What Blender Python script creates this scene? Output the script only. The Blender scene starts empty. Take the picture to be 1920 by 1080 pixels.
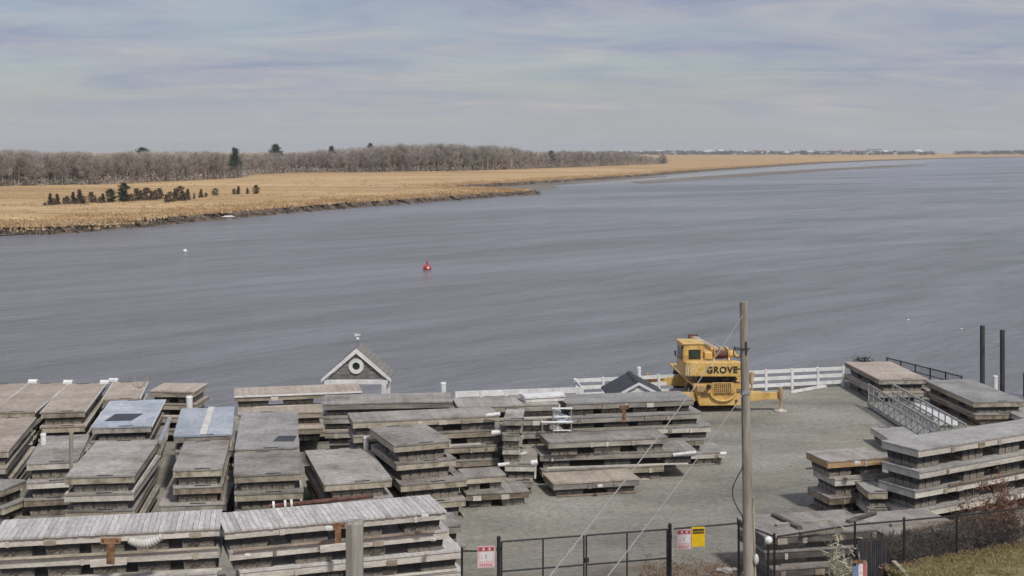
import bpy, math, random
import numpy as np
from mathutils import Vector, Matrix
from mathutils.geometry import tessellate_polygon

R = math.radians
sc = bpy.context.scene
COL = sc.collection

# ------------------------------------------------------------------ camera, sky, sun, exposure
F = 2500.0      # focal length in pixels of the 1920 wide photograph
H = 12.6        # camera height above the yard
HZ = 281.0      # pixel row of the horizon
WATER = -2.2
MARSH = -1.0

cam_d = bpy.data.cameras.new("camera")
cam = bpy.data.objects.new("camera", cam_d)
COL.objects.link(cam)
cam.location = (0, 0, H)
cam.rotation_euler = (R(90), 0, 0)
cam_d.sensor_width = 36.0
cam_d.lens = 36.0 * F / 1920.0
cam_d.shift_y = -(540.0 - HZ) / 1920.0
cam_d.clip_start = 0.1
cam_d.clip_end = 60000
sc.camera = cam

SUN_EL, SUN_AZ = 52.0, 150.0     # degrees; azimuth clockwise from +Y (the viewing direction)
world = bpy.data.worlds.new("World")
sc.world = world
world.use_nodes = True
wn, wl = world.node_tree.nodes, world.node_tree.links
wn.clear()


def N(nodes, kind, **kw):
    n = nodes.new(kind)
    for k, v in kw.items():
        if hasattr(n, k):
            setattr(n, k, v)
        else:
            n.inputs[k].default_value = v
    return n


def mathn(nodes, links, op, a, b=None, clamp=False):
    n = nodes.new('ShaderNodeMath')
    n.operation = op
    n.use_clamp = clamp
    for i, v in enumerate((a, b)):
        if v is None:
            continue
        if hasattr(v, 'links') or hasattr(v, 'is_linked'):
            links.new(v, n.inputs[i])
        else:
            n.inputs[i].default_value = v
    return n.outputs[0]


def ramp(nodes, links, fac, stops):
    n = nodes.new('ShaderNodeValToRGB')
    e = n.color_ramp.elements
    while len(e) < len(stops):
        e.new(0.5)
    for el, (p, c) in zip(e, stops):
        el.position = p
        el.color = (c, c, c, 1) if isinstance(c, (int, float)) else (*c, 1)
    links.new(fac, n.inputs[0])
    return n.outputs[0]


def mixc(nodes, links, fac, a, b, blend='MIX'):
    n = nodes.new('ShaderNodeMix')
    n.data_type = 'RGBA'
    n.blend_type = blend
    for i, v in ((0, fac), (6, a), (7, b)):
        if hasattr(v, 'is_linked'):
            links.new(v, n.inputs[i])
        elif i == 0:
            n.inputs[0].default_value = v
        else:
            n.inputs[i].default_value = (*v, 1)
    return n.outputs[2]


sky = N(wn, 'ShaderNodeTexSky', sky_type='NISHITA', sun_disc=False)
sky.sun_elevation = R(SUN_EL)
sky.sun_rotation = R(SUN_AZ)
sky.altitude = 10
sky.air_density = 1.0
sky.dust_density = 1.5
geo = N(wn, 'ShaderNodeTexCoord')
sep = N(wn, 'ShaderNodeSeparateXYZ')
wl.new(geo.outputs['Generated'], sep.inputs[0])
zc = mathn(wn, wl, 'ADD', mathn(wn, wl, 'MAXIMUM', sep.outputs[2], 0.0), 0.11)
cx = mathn(wn, wl, 'DIVIDE', sep.outputs[0], zc)
cy = mathn(wn, wl, 'DIVIDE', sep.outputs[1], zc)
com = N(wn, 'ShaderNodeCombineXYZ')
wl.new(cx, com.inputs[0]); wl.new(cy, com.inputs[1])


def cloud(scale, sx, sy, rot, off, detail, rough):
    mp = N(wn, 'ShaderNodeMapping')
    mp.inputs['Scale'].default_value = (sx, sy, 1)
    mp.inputs['Rotation'].default_value = (0, 0, R(rot))
    mp.inputs['Location'].default_value = (off, off * .7, 0)
    wl.new(com.outputs[0], mp.inputs[0])
    n = N(wn, 'ShaderNodeTexNoise')
    n.inputs['Scale'].default_value = scale
    n.inputs['Detail'].default_value = detail
    n.inputs['Roughness'].default_value = rough
    n.inputs['Distortion'].default_value = 0.9
    wl.new(mp.outputs[0], n.inputs[0])
    return n.outputs[0]


c1 = cloud(0.75, 0.8, 1.0, 12, 3.1, 6, 0.5)
c2 = cloud(1.7, 0.75, 1.15, -14, 9.3, 10, 0.62)
cover = ramp(wn, wl, c1, [(0.36, 0.42), (0.56, 0.90)])
shade = ramp(wn, wl, c2, [(0.36, (3.0, 3.4, 4.6)), (0.47, (3.7, 3.88, 4.8)), (0.58, (4.25, 4.25, 4.85)), (0.70, (5.15, 5.0, 5.1))])
skycol = mixc(wn, wl, cover, sky.outputs[0], shade)
# low down the far cloud deck closes to an even pale grey
hor = ramp(wn, wl, sep.outputs[2], [(0.0, 1.0), (0.012, 0.75), (0.06, 0.0)])
skycol = mixc(wn, wl, hor, skycol, (4.6, 4.65, 4.8))
bg = N(wn, 'ShaderNodeBackground')
bg.inputs['Strength'].default_value = 0.1
wl.new(skycol, bg.inputs[0])
out = N(wn, 'ShaderNodeOutputWorld')
wl.new(bg.outputs[0], out.inputs[0])

sun_d = bpy.data.lights.new("sun", 'SUN')
sun_d.energy = 2.8
sun_d.angle = R(6)
sun_d.color = (1.0, 0.95, 0.87)
sun = bpy.data.objects.new("sun", sun_d)
COL.objects.link(sun)
az = R(SUN_AZ)
sdir = Vector((math.sin(az) * math.cos(R(SUN_EL)), math.cos(az) * math.cos(R(SUN_EL)), math.sin(R(SUN_EL))))
sun.rotation_euler = (-sdir).to_track_quat('-Z', 'Y').to_euler()
sun.location = (-20, -20, 60)

vs = sc.view_settings
sc.display_settings.display_device = 'sRGB'
vs.view_transform = 'Standard'
vs.look = 'None'
vs.exposure = 0.0
vs.gamma = 1.0
vs.use_curve_mapping = False
sc.cycles.max_bounces = 6
sc.cycles.volume_bounces = 0
sc.cycles.transparent_max_bounces = 8


# ------------------------------------------------------------------ helpers
def at(px, py, z):
    """photo pixel + height -> point of the place"""
    Y = F * (H - z) / (py - HZ)
    return Vector(((px - 960.0) * Y / F, Y, z))


def atY(px, py, Y):
    return Vector(((px - 960.0) * Y / F, Y, H - (py - HZ) * Y / F))


class MB:
    def __init__(s):
        s.v, s.f = [], []

    def add(s, vs_, fs, M=None):
        o = len(s.v)
        for p in vs_:
            p = Vector(p)
            s.v.append(tuple(M @ p) if M else tuple(p))
        for f in fs:
            s.f.append(tuple(i + o for i in f))
        return s

    def box(s, x0, x1, y0, y1, z0, z1, M=None):
        return s.add([(x0, y0, z0), (x1, y0, z0), (x1, y1, z0), (x0, y1, z0), (x0, y0, z1), (x1, y0, z1), (x1, y1, z1), (x0, y1, z1)],
                     [(0, 3, 2, 1), (4, 5, 6, 7), (0, 1, 5, 4), (1, 2, 6, 5), (2, 3, 7, 6), (3, 0, 4, 7)], M)

    def prism(s, pts, axis, a, b, M=None):
        """polygon (2D, counter-clockwise) extruded along an axis from a to b"""
        n = len(pts)

        def mk(p, t):
            if axis == 'z':
                return (p[0], p[1], t)
            if axis == 'y':
                return (p[0], t, p[1])
            return (t, p[0], p[1])
        vs_ = [mk(p, a) for p in pts] + [mk(p, b) for p in pts]
        fs = [tuple(range(n))[::-1], tuple(range(n, 2 * n))] + [(i, (i + 1) % n, n + (i + 1) % n, n + i) for i in range(n)]
        return s.add(vs_, fs, M)

    def tube(s, p, q, r, r2=None, n=8, cap=True):
        p, q = Vector(p), Vector(q)
        r2 = r if r2 is None else r2
        d = (q - p).normalized()
        u = d.orthogonal().normalized()
        w = d.cross(u)
        vs_ = []
        for c, rr in ((p, r), (q, r2)):
            for k in range(n):
                a = 2 * math.pi * k / n
                vs_.append(c + (u * math.cos(a) + w * math.sin(a)) * rr)
        fs = [(k, (k + 1) % n, n + (k + 1) % n, n + k) for k in range(n)]
        if cap:
            fs += [tuple(range(n))[::-1], tuple(range(n, 2 * n))]
        return s.add(vs_, fs)

    def path(s, pts, r, n=6):
        for a, b in zip(pts[:-1], pts[1:]):
            s.tube(a, b, r, None, n)
        return s

    def ball(s, c, r, seg=12, rings=8, sq=(1, 1, 1)):
        vs_, fs = [], []
        for i in range(rings + 1):
            t = math.pi * i / rings
            for k in range(seg):
                a = 2 * math.pi * k / seg
                vs_.append((c[0] + r * sq[0] * math.sin(t) * math.cos(a), c[1] + r * sq[1] * math.sin(t) * math.sin(a), c[2] + r * sq[2] * math.cos(t)))
        for i in range(rings):
            for k in range(seg):
                fs.append((i * seg + k, (i + 1) * seg + k, (i + 1) * seg + (k + 1) % seg, i * seg + (k + 1) % seg))
        return s.add(vs_, fs)

    def mesh(s, name):
        m = bpy.data.meshes.new(name)
        m.from_pydata(s.v, [], s.f)
        m.update()
        return m


def link(name, data, parent=None, mt=None):
    o = bpy.data.objects.new(name, data)
    COL.objects.link(o)
    if parent:
        o.parent = parent
    if mt and data is not None and len(data.materials) == 0:
        data.materials.append(mt)
    return o


def tag(o, label=None, cat=None, group=None, kind=None):
    if label:
        o['label'] = label
    if cat:
        o['category'] = cat
    if group:
        o['group'] = group
    if kind:
        o['kind'] = kind
    return o


def part(name, mb, mt, parent, label=None, bevel=0, smooth=False):
    m = mb.mesh(name)
    if smooth:
        for p in m.polygons:
            p.use_smooth = True
    o = link(name, m, parent, mt)
    if bevel:
        b = o.modifiers.new('bevel', 'BEVEL')
        b.width = bevel
        b.segments = 2
        b.limit_method = 'ANGLE'
    if label:
        o['label'] = label
    return o


def empty(name, loc, rz=0, label=None, cat=None, group=None):
    o = bpy.data.objects.new(name, None)
    o.empty_display_size = 0.3
    COL.objects.link(o)
    o.location = loc
    o.rotation_euler = (0, 0, rz)
    return tag(o, label, cat, group)


def npmesh(name, verts, tris):
    """fast triangle mesh from numpy arrays"""
    m = bpy.data.meshes.new(name)
    nv, nt = len(verts), len(tris)
    m.vertices.add(nv)
    m.vertices.foreach_set('co', np.asarray(verts, dtype=np.float32).ravel())
    m.loops.add(nt * 3)
    m.loops.foreach_set('vertex_index', np.asarray(tris, dtype=np.int32).ravel())
    m.polygons.add(nt)
    m.polygons.foreach_set('loop_start', np.arange(0, nt * 3, 3, dtype=np.int32))
    m.polygons.foreach_set('loop_total', np.full(nt, 3, dtype=np.int32))
    m.update(calc_edges=True)
    m.validate()
    return m


# ------------------------------------------------------------------ materials
def material(name, cols, scale=3.0, rough=0.8, stretch=(1, 1, 1), bump=0.0, bscale=40.0, vary=0.12, spec=0.3, metal=0.0,
             fine=None, coords='Object', detail=6, pos=(0.35, 0.65), bdist=0.02):
    """mottled procedural surface: large noise between colours, fine grain, a little difference from object to object"""
    m = bpy.data.materials.new(name)
    m.use_nodes = True
    n, l = m.node_tree.nodes, m.node_tree.links
    b = n['Principled BSDF']
    tc = N(n, 'ShaderNodeTexCoord')
    oi = N(n, 'ShaderNodeObjectInfo')
    mp = N(n, 'ShaderNodeMapping')
    mp.inputs['Scale'].default_value = stretch
    l.new(tc.outputs[coords], mp.inputs[0])
    ov = N(n, 'ShaderNodeVectorMath', operation='ADD')
    l.new(mp.outputs[0], ov.inputs[0])
    rs = mathn(n, l, 'MULTIPLY', oi.outputs['Random'], 37.0)
    l.new(rs, ov.inputs[1])
    nz = N(n, 'ShaderNodeTexNoise')
    nz.inputs['Scale'].default_value = scale
    nz.inputs['Detail'].default_value = detail
    nz.inputs['Roughness'].default_value = 0.62
    l.new(ov.outputs[0], nz.inputs[0])
    k = len(cols)
    col = ramp(n, l, nz.outputs[0], [(pos[0] + (pos[1] - pos[0]) * i / max(1, k - 1), c) for i, c in enumerate(cols)])
    gz = N(n, 'ShaderNodeTexNoise')
    gz.inputs['Scale'].default_value = fine or scale * 9
    gz.inputs['Detail'].default_value = 4
    l.new(ov.outputs[0], gz.inputs[0])
    g = ramp(n, l, gz.outputs[0], [(0.3, 0.78), (0.7, 1.16)])
    col = mixc(n, l, 1.0, col, g, 'MULTIPLY')
    if vary:
        vv = N(n, 'ShaderNodeMapRange')
        vv.inputs[3].default_value = 1 - vary
        vv.inputs[4].default_value = 1 + vary
        l.new(oi.outputs['Random'], vv.inputs[0])
        col = mixc(n, l, 1.0, col, vv.outputs[0], 'MULTIPLY')
    l.new(col, b.inputs['Base Color'])
    b.inputs['Roughness'].default_value = rough
    b.inputs['Metallic'].default_value = metal
    b.inputs['Specular IOR Level'].default_value = spec
    if bump:
        bz = N(n, 'ShaderNodeTexNoise')
        bz.inputs['Scale'].default_value = bscale
        bz.inputs['Detail'].default_value = 5
        l.new(ov.outputs[0], bz.inputs[0])
        bp = N(n, 'ShaderNodeBump')
        bp.inputs['Strength'].default_value = bump
        bp.inputs['Distance'].default_value = bdist
        l.new(bz.outputs[0], bp.inputs['Height'])
        l.new(bp.outputs[0], b.inputs['Normal'])
    return m


def plankline(m, pitch=0.14, depth=0.55):
    """thin dark joints across the length of far decks"""
    n, l = m.node_tree.nodes, m.node_tree.links
    b = n['Principled BSDF']
    src = b.inputs['Base Color'].links[0].from_socket
    tc = N(n, 'ShaderNodeTexCoord')
    sp = N(n, 'ShaderNodeSeparateXYZ')
    l.new(tc.outputs['Object'], sp.inputs[0])
    fr = mathn(n, l, 'FRACT', mathn(n, l, 'DIVIDE', sp.outputs[0], pitch))
    fac = ramp(n, l, fr, [(0.0, depth), (0.07, depth), (0.09, 1.0)])
    idn = mathn(n, l, 'FLOOR', mathn(n, l, 'DIVIDE', sp.outputs[0], pitch))
    wn_ = N(n, 'ShaderNodeTexWhiteNoise', noise_dimensions='1D')
    l.new(idn, wn_.inputs['W'])
    tone = ramp(n, l, wn_.outputs[0], [(0.0, 0.9), (1.0, 1.08)])
    c = mixc(n, l, 1.0, src, fac, 'MULTIPLY')
    c = mixc(n, l, 1.0, c, tone, 'MULTIPLY')
    l.new(c, b.inputs['Base Color'])
    return m


M = {}
M['deck_grey'] = plankline(material('deck_grey', [(.215, .19, .168), (.295, .27, .246), (.345, .32, .297), (.40, .372, .346)], 0.75, .85, bump=.2, bscale=60, vary=.18, detail=9), depth=.84)
M['deck_tan'] = plankline(material('deck_tan', [(.36, .305, .255), (.43, .37, .31), (.48, .415, .355)], 0.7, .85, bump=.15), depth=.85)
M['deck_blue'] = material('deck_blue', [(.33, .37, .42), (.42, .46, .51), (.52, .55, .60)], 0.7, .5, spec=.5)
M['deck_pale'] = material('deck_pale', [(.43, .405, .385), (.52, .495, .48), (.58, .56, .545)], 1.5, .8, stretch=(1, .25, 1), bump=.2, vary=.13)
M['deck_stone'] = material('deck_stone', [(.25, .242, .228), (.32, .312, .298), (.38, .37, .355)], 0.8, .8, bump=.1, vary=.16, detail=9)
M['deck_dark'] = plankline(material('deck_dark', [(.22, .20, .185), (.30, .275, .255), (.37, .345, .325)], 1.2, .88, bump=.3), depth=.6)
M['beam_wood'] = material('beam_wood', [(.22, .185, .14), (.38, .335, .26), (.48, .43, .34)], 1.6, .85, stretch=(.5, 2, 2), bump=.3, vary=.2)
M['beam_grey'] = material('beam_grey', [(.20, .18, .16), (.31, .285, .25), (.42, .39, .35)], 1.8, .88, stretch=(.5, 2, 2), bump=.3, vary=.2)
M['beam_pale'] = material('beam_pale', [(.44, .40, .35), (.58, .54, .48), (.68, .64, .58)], 1.6, .8, stretch=(.5, 2, 2), bump=.25, vary=.12)
M['beam_worn'] = material('beam_worn', [(.16, .125, .095), (.27, .215, .165), (.36, .30, .24)], 2.2, .88, stretch=(.5, 2, 2), bump=.3, vary=.25)
M['beam_dark'] = material('beam_dark', [(.075, .065, .06), (.13, .115, .105), (.20, .18, .165)], 2.2, .9, stretch=(.5, 2, 2), bump=.4, vary=.25)
M['beam_orange'] = material('beam_orange', [(.35, .23, .12), (.50, .33, .17), (.55, .40, .25)], 1.6, .8, stretch=(.5, 2, 2), bump=.25)
M['white'] = material('white', [(.62, .62, .62), (.76, .76, .76), (.82, .82, .81)], 2, .55, vary=.05, spec=.4)
M['white_dirty'] = material('white_dirty', [(.55, .53, .48), (.70, .68, .64), (.78, .77, .74)], 2.5, .6, vary=.08)
M['black_metal'] = material('black_metal', [(.018, .019, .021), (.03, .031, .034)], 4, .5, spec=.4)
M['galv'] = material('galv', [(.30, .31, .32), (.40, .41, .42), (.48, .49, .50)], 3, .45, metal=.4, spec=.5)
M['rust'] = material('rust', [(.11, .06, .035), (.23, .125, .07), (.34, .22, .14)], 5, .9, bump=.3)
M['rust_dark'] = material('rust_dark', [(.10, .05, .04), (.16, .08, .065), (.22, .12, .10)], 5, .9, bump=.3)
M['pole_wood'] = material('pole_wood', [(.23, .205, .17), (.335, .30, .255), (.42, .385, .335)], 1.2, .9, stretch=(3, 3, .25), bump=.4, vary=.05)
M['post_wood'] = material('post_wood', [(.22, .205, .18), (.33, .31, .28), (.42, .40, .365)], 2.2, .9, stretch=(4, 4, .18), bump=.6, bscale=12, vary=.03)
M['crane_yellow'] = material('crane_yellow', [(.42, .28, .11), (.64, .405, .12), (.71, .47, .165), (.75, .53, .225)], 1.6, .5, vary=0, spec=.45, bump=.05)
M['rubber'] = material('rubber', [(.018, .018, .018), (.035, .034, .033)], 3, .9)
M['glass_dark'] = material('glass_dark', [(.02, .03, .025), (.05, .065, .055)], 1.5, .12, vary=0, spec=.6)
M['letter_black'] = material('letter_black', [(.02, .018, .016), (.035, .03, .026)], 6, .6, vary=0)
M['shingle'] = material('shingle', [(.17, .16, .145), (.25, .235, .215), (.32, .30, .275)], 6, .9, bump=.5, vary=0)
M['shingle_dark'] = material('shingle_dark', [(.040, .046, .056), (.06, .067, .078), (.085, .092, .105)], 5, .85, bump=.4, vary=0)
M['shake'] = material('shake', [(.13, .12, .11), (.20, .185, .17), (.26, .245, .23)], 8, .9, bump=.4, vary=.15)
M['steel_dark'] = material('steel_dark', [(.035, .037, .045), (.055, .057, .066), (.09, .065, .055)], 1.2, .6, vary=.05)
M['alu'] = material('alu', [(.26, .265, .255), (.35, .352, .34), (.43, .43, .415)], 2, .5, metal=.25, spec=.5)
M['mesh_grey'] = material('mesh_grey', [(.12, .12, .12), (.17, .17, .17)], 3, .6, metal=.2)
M['concrete'] = material('concrete', [(.22, .21, .20), (.32, .31, .29), (.38, .37, .35)], 0.8, .9, bump=.3)
M['sign_red'] = material('sign_red', [(.50, .12, .14), (.58, .17, .19)], 6, .5, vary=0)
M['sign_pink'] = material('sign_pink', [(.66, .46, .47), (.74, .56, .57)], 6, .5, vary=0)
M['sign_white'] = material('sign_white', [(.66, .64, .65), (.76, .74, .75)], 5, .5, vary=0)
M['sign_yellow'] = material('sign_yellow', [(.72, .47, .015), (.80, .56, .03)], 5, .5, vary=0)
M['buoy_red'] = material('buoy_red', [(.42, .04, .055), (.52, .07, .08)], 3, .45, vary=0)
M['cable'] = material('cable', [(.30, .30, .30), (.40, .40, .40)], 6, .6, vary=0)
M['cable_dark'] = material('cable_dark', [(.05, .05, .055), (.08, .08, .085)], 6, .6, vary=0)
M['tarp'] = material('tarp', [(.52, .50, .47), (.66, .64, .60)], 3, .7, vary=0, bump=.3)
M['twig'] = material('twig', [(.26, .225, .19), (.325, .285, .245), (.39, .35, .305)], .08, .95, vary=.16, coords='Object')
M['bark'] = material('bark', [(.17, .145, .125), (.24, .21, .185), (.34, .31, .285)], .4, .95, vary=.2)
M['wood_mass'] = material('wood_mass', [(.28, .275, .225), (.36, .325, .28), (.42, .355, .32), (.46, .42, .375)], .022, .95, vary=0)
M['pine'] = material('pine', [(.022, .034, .02), (.04, .056, .033), (.065, .08, .045)], .6, .9, vary=.2)
M['cedar'] = material('cedar', [(.075, .058, .038), (.105, .082, .052), (.135, .11, .075)], .9, .9, vary=.25)
M['brush'] = material('brush', [(.075, .06, .05), (.115, .095, .08), (.16, .138, .12)], 1.2, .95, vary=.2)
M['brush_red'] = material('brush_red', [(.13, .068, .042), (.20, .11, .07), (.25, .16, .11)], 1.2, .95, vary=.15)
M['leaf_litter'] = material('leaf_litter', [(.17, .10, .06), (.26, .16, .095), (.33, .235, .155)], 2, .95, vary=0)
M['dry_plant'] = material('dry_plant', [(.42, .40, .28), (.56, .53, .40)], 3, .9, vary=0)
M['grass'] = material('grass', [(.20, .175, .075), (.27, .235, .105), (.34, .28, .15)], .5, .95, vary=0)
M['house_white'] = material('house_white', [(.50, .50, .50), (.62, .62, .62)], .1, .8, vary=.12)
M['house_grey'] = material('house_grey', [(.16, .17, .18), (.24, .25, .26)], .1, .8, vary=.25)
M['house_roof'] = material('house_roof', [(.08, .085, .095), (.14, .14, .15)], .1, .9, vary=.3)
M['house_red'] = material('house_red', [(.25, .10, .07), (.30, .13, .10)], .1, .9, vary=.1)
M['rock'] = material('rock', [(.30, .27, .25), (.50, .47, .45)], 5, .9)


def tub_material():
    """black plastic tub, its lower part crusted with dried growth"""
    m = material('float_tub', [(.030, .033, .040), (.05, .053, .060)], 3, .6, spec=.35)
    n, l = m.node_tree.nodes, m.node_tree.links
    b = n['Principled BSDF']
    src = b.inputs['Base Color'].links[0].from_socket
    tc = N(n, 'ShaderNodeTexCoord')
    oi = N(n, 'ShaderNodeObjectInfo')
    sp = N(n, 'ShaderNodeSeparateXYZ')
    l.new(tc.outputs['Object'], sp.inputs[0])
    nz = N(n, 'ShaderNodeTexNoise')
    nz.inputs['Scale'].default_value = 7
    nz.inputs['Detail'].default_value = 6
    l.new(tc.outputs['Object'], nz.inputs[0])
    h = mathn(n, l, 'ADD', sp.outputs[2], mathn(n, l, 'MULTIPLY', nz.outputs[0], .14))
    h = mathn(n, l, 'ADD', h, mathn(n, l, 'MULTIPLY', oi.outputs['Random'], -.11))
    fac = ramp(n, l, h, [(.15, .9), (.20, 0.05)])
    n2 = N(n, 'ShaderNodeTexNoise')
    n2.inputs['Scale'].default_value = 22
    n2.inputs['Detail'].default_value = 5
    l.new(tc.outputs['Object'], n2.inputs[0])
    crust = ramp(n, l, n2.outputs[0], [(.35, (.14, .118, .095)), (.52, (.29, .255, .21)), (.70, (.45, .41, .355))])
    c = mixc(n, l, fac, src, crust)
    l.new(c, b.inputs['Base Color'])
    bp = N(n, 'ShaderNodeBump')
    bp.inputs['Strength'].default_value = .5
    bp.inputs['Distance'].default_value = .02
    l.new(n2.outputs[0], bp.inputs['Height'])
    l.new(bp.outputs[0], b.inputs['Normal'])
    return m


M['float_tub'] = tub_material()


def water_material():
    m = bpy.data.materials.new('river_water')
    m.use_nodes = True
    n, l = m.node_tree.nodes, m.node_tree.links
    b = n['Principled BSDF']
    tc = N(n, 'ShaderNodeTexCoord')

    def nz(scale, sx, sy, rot, det, rough=.55):
        m0 = N(n, 'ShaderNodeMapping')
        m0.inputs['Rotation'].default_value = (0, 0, R(rot))
        l.new(tc.outputs['Object'], m0.inputs[0])
        mp = N(n, 'ShaderNodeMapping')
        mp.inputs['Scale'].default_value = (sx, sy, 1)
        l.new(m0.outputs[0], mp.inputs[0])
        t = N(n, 'ShaderNodeTexNoise')
        t.inputs['Scale'].default_value = scale
        t.inputs['Detail'].default_value = det
        t.inputs['Roughness'].default_value = rough
        t.inputs['Distortion'].default_value = .6
        l.new(mp.outputs[0], t.inputs[0])
        return t.outputs[0]
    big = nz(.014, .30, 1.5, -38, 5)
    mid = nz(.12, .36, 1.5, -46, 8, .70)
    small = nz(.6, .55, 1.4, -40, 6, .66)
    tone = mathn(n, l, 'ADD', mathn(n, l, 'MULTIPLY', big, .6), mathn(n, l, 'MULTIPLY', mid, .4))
    col = ramp(n, l, tone, [(.41, (.155, .168, .152)), (.5, (.206, .208, .224)), (.60, (.264, .265, .292))])  # silt colour, with pale and dark streaks of wave sheen put into it
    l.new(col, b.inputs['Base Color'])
    rr = ramp(n, l, tone, [(.38, .26), (.62, .14)])
    l.new(rr, b.inputs['Roughness'])
    b.inputs['IOR'].default_value = 1.33
    b1 = N(n, 'ShaderNodeBump')
    b1.inputs['Strength'].default_value = 1.0
    b1.inputs['Distance'].default_value = 1.5
    l.new(mid, b1.inputs['Height'])
    b2 = N(n, 'ShaderNodeBump')
    b2.inputs['Strength'].default_value = 1.0
    b2.inputs['Distance'].default_value = .42
    l.new(small, b2.inputs['Height'])
    l.new(b1.outputs[0], b2.inputs['Normal'])
    l.new(b2.outputs[0], b.inputs['Normal'])
    return m


def ground_material():
    """grey gravel yard; brown soil and leaf litter along the road side fence"""
    m = material('yard_gravel', [(.21, .203, .172), (.27, .263, .226), (.31, .302, .265)], .16, .95, bump=.5, bscale=14, vary=0, fine=5, bdist=.05)
    n, l = m.node_tree.nodes, m.node_tree.links
    b = n['Principled BSDF']
    src = b.inputs['Base Color'].links[0].from_socket
    tc = N(n, 'ShaderNodeTexCoord')
    sp = N(n, 'ShaderNodeSeparateXYZ')
    l.new(tc.outputs['Object'], sp.inputs[0])
    nz = N(n, 'ShaderNodeTexNoise')
    nz.inputs['Scale'].default_value = .5
    nz.inputs['Detail'].default_value = 7
    l.new(tc.outputs['Object'], nz.inputs[0])
    # soil where  y - 0.1 x  is small and x > 2
    t = mathn(n, l, 'SUBTRACT', sp.outputs[1], mathn(n, l, 'MULTIPLY', sp.outputs[0], .35))
    t = mathn(n, l, 'ADD', t, mathn(n, l, 'MULTIPLY', mathn(n, l, 'SUBTRACT', nz.outputs[0], .5), 7.0))
    mr = N(n, 'ShaderNodeMapRange')
    mr.inputs[1].default_value = 40.2
    mr.inputs[2].default_value = 37.0
    l.new(t, mr.inputs[0])
    n2 = N(n, 'ShaderNodeTexNoise')
    n2.inputs['Scale'].default_value = 2.6
    n2.inputs['Detail'].default_value = 7
    l.new(tc.outputs['Object'], n2.inputs[0])
    soil = ramp(n, l, n2.outputs[0], [(.35, (.15, .115, .09)), (.52, (.22, .165, .125)), (.7, (.30, .235, .185))])
    c = mixc(n, l, mr.outputs[0], src, soil)
    # faint worn wheel tracks and darker damp patches
    n3 = N(n, 'ShaderNodeTexNoise')
    n3.inputs['Scale'].default_value = .33
    n3.inputs['Detail'].default_value = 3
    mp = N(n, 'ShaderNodeMapping')
    mp.inputs['Scale'].default_value = (.35, 1.4, 1)
    mp.inputs['Rotation'].default_value = (0, 0, R(-20))
    l.new(tc.outputs['Object'], mp.inputs[0])
    l.new(mp.outputs[0], n3.inputs[0])
    c = mixc(n, l, 1.0, c, ramp(n, l, n3.outputs[0], [(.36, .84), (.62, 1.1)]), 'MULTIPLY')
    n4 = N(n, 'ShaderNodeTexNoise')
    n4.inputs['Scale'].default_value = .22
    n4.inputs['Detail'].default_value = 8
    n4.inputs['Roughness'].default_value = .65
    l.new(tc.outputs['Object'], n4.inputs[0])
    c = mixc(n, l, ramp(n, l, n4.outputs[0], [(.50, 0.0), (.66, .42)]), c, (.31, .27, .215))
    # wheel tracks: pairs of compacted bands bending through the yard
    wv = N(n, 'ShaderNodeTexWave')
    wv.inputs['Scale'].default_value = .11
    wv.inputs['Distortion'].default_value = 3.5
    wv.inputs['Detail'].default_value = 2
    wv.inputs['Detail Scale'].default_value = .25
    m2 = N(n, 'ShaderNodeMapping')
    m2.inputs['Rotation'].default_value = (0, 0, R(62))
    l.new(tc.outputs['Object'], m2.inputs[0])
    l.new(m2.outputs[0], wv.inputs[0])
    trk = ramp(n, l, wv.outputs[0], [(.60, 1.0), (.72, .88), (.80, 1.06), (.88, .90), (.97, 1.0)])
    c = mixc(n, l, 1.0, c, trk, 'MULTIPLY')
    # oil and damp stains
    n5 = N(n, 'ShaderNodeTexNoise')
    n5.inputs['Scale'].default_value = .8
    n5.inputs['Detail'].default_value = 5
    l.new(tc.outputs['Object'], n5.inputs[0])
    c = mixc(n, l, ramp(n, l, n5.outputs[0], [(.64, 0.0), (.74, .45)]), c, (.12, .112, .10))
    l.new(c, b.inputs['Base Color'])
    return m


def marsh_material():
    m = material('marsh_grass', [(.41, .265, .125), (.52, .35, .175), (.59, .42, .23)], .012, .95, stretch=(.35, 1.5, 1), bump=.6, bscale=.5,
                 vary=0, fine=.25, bdist=.5)
    n, l = m.node_tree.nodes, m.node_tree.links
    b = n['Principled BSDF']
    src = b.inputs['Base Color'].links[0].from_socket
    tc = N(n, 'ShaderNodeTexCoord')
    nz = N(n, 'ShaderNodeTexNoise')
    nz.inputs['Scale'].default_value = .03
    nz.inputs['Detail'].default_value = 6
    mp = N(n, 'ShaderNodeMapping')
    mp.inputs['Scale'].default_value = (.5, 2.2, 1)
    l.new(tc.outputs['Object'], mp.inputs[0])
    l.new(mp.outputs[0], nz.inputs[0])
    c = mixc(n, l, ramp(n, l, nz.outputs[0], [(.50, 0.0), (.66, .75)]), src, (.33, .215, .115))
    l.new(c, b.inputs['Base Color'])
    return m


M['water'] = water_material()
M['yard'] = ground_material()
M['marsh'] = marsh_material()
M['marsh_tuft'] = material('marsh_tuft', [(.40, .27, .135), (.52, .365, .20), (.60, .45, .28)], .08, .95, vary=0)
M['mud'] = material('mud', [(.095, .068, .048), (.14, .105, .078), (.20, .158, .122)], .25, .7, bump=.6, bscale=1.5, vary=0, bdist=.2)
M['mudflat'] = material('mudflat', [(.15, .122, .095), (.21, .175, .14), (.26, .225, .19)], .05, .6, vary=0, stretch=(.4, 2, 1))

# ------------------------------------------------------------------ the setting: water, yard, bank, marsh
wm = MB()
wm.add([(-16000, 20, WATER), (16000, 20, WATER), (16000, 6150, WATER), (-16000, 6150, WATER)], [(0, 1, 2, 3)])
tag(part('river', wm, M['water'], None), kind='structure')

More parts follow.
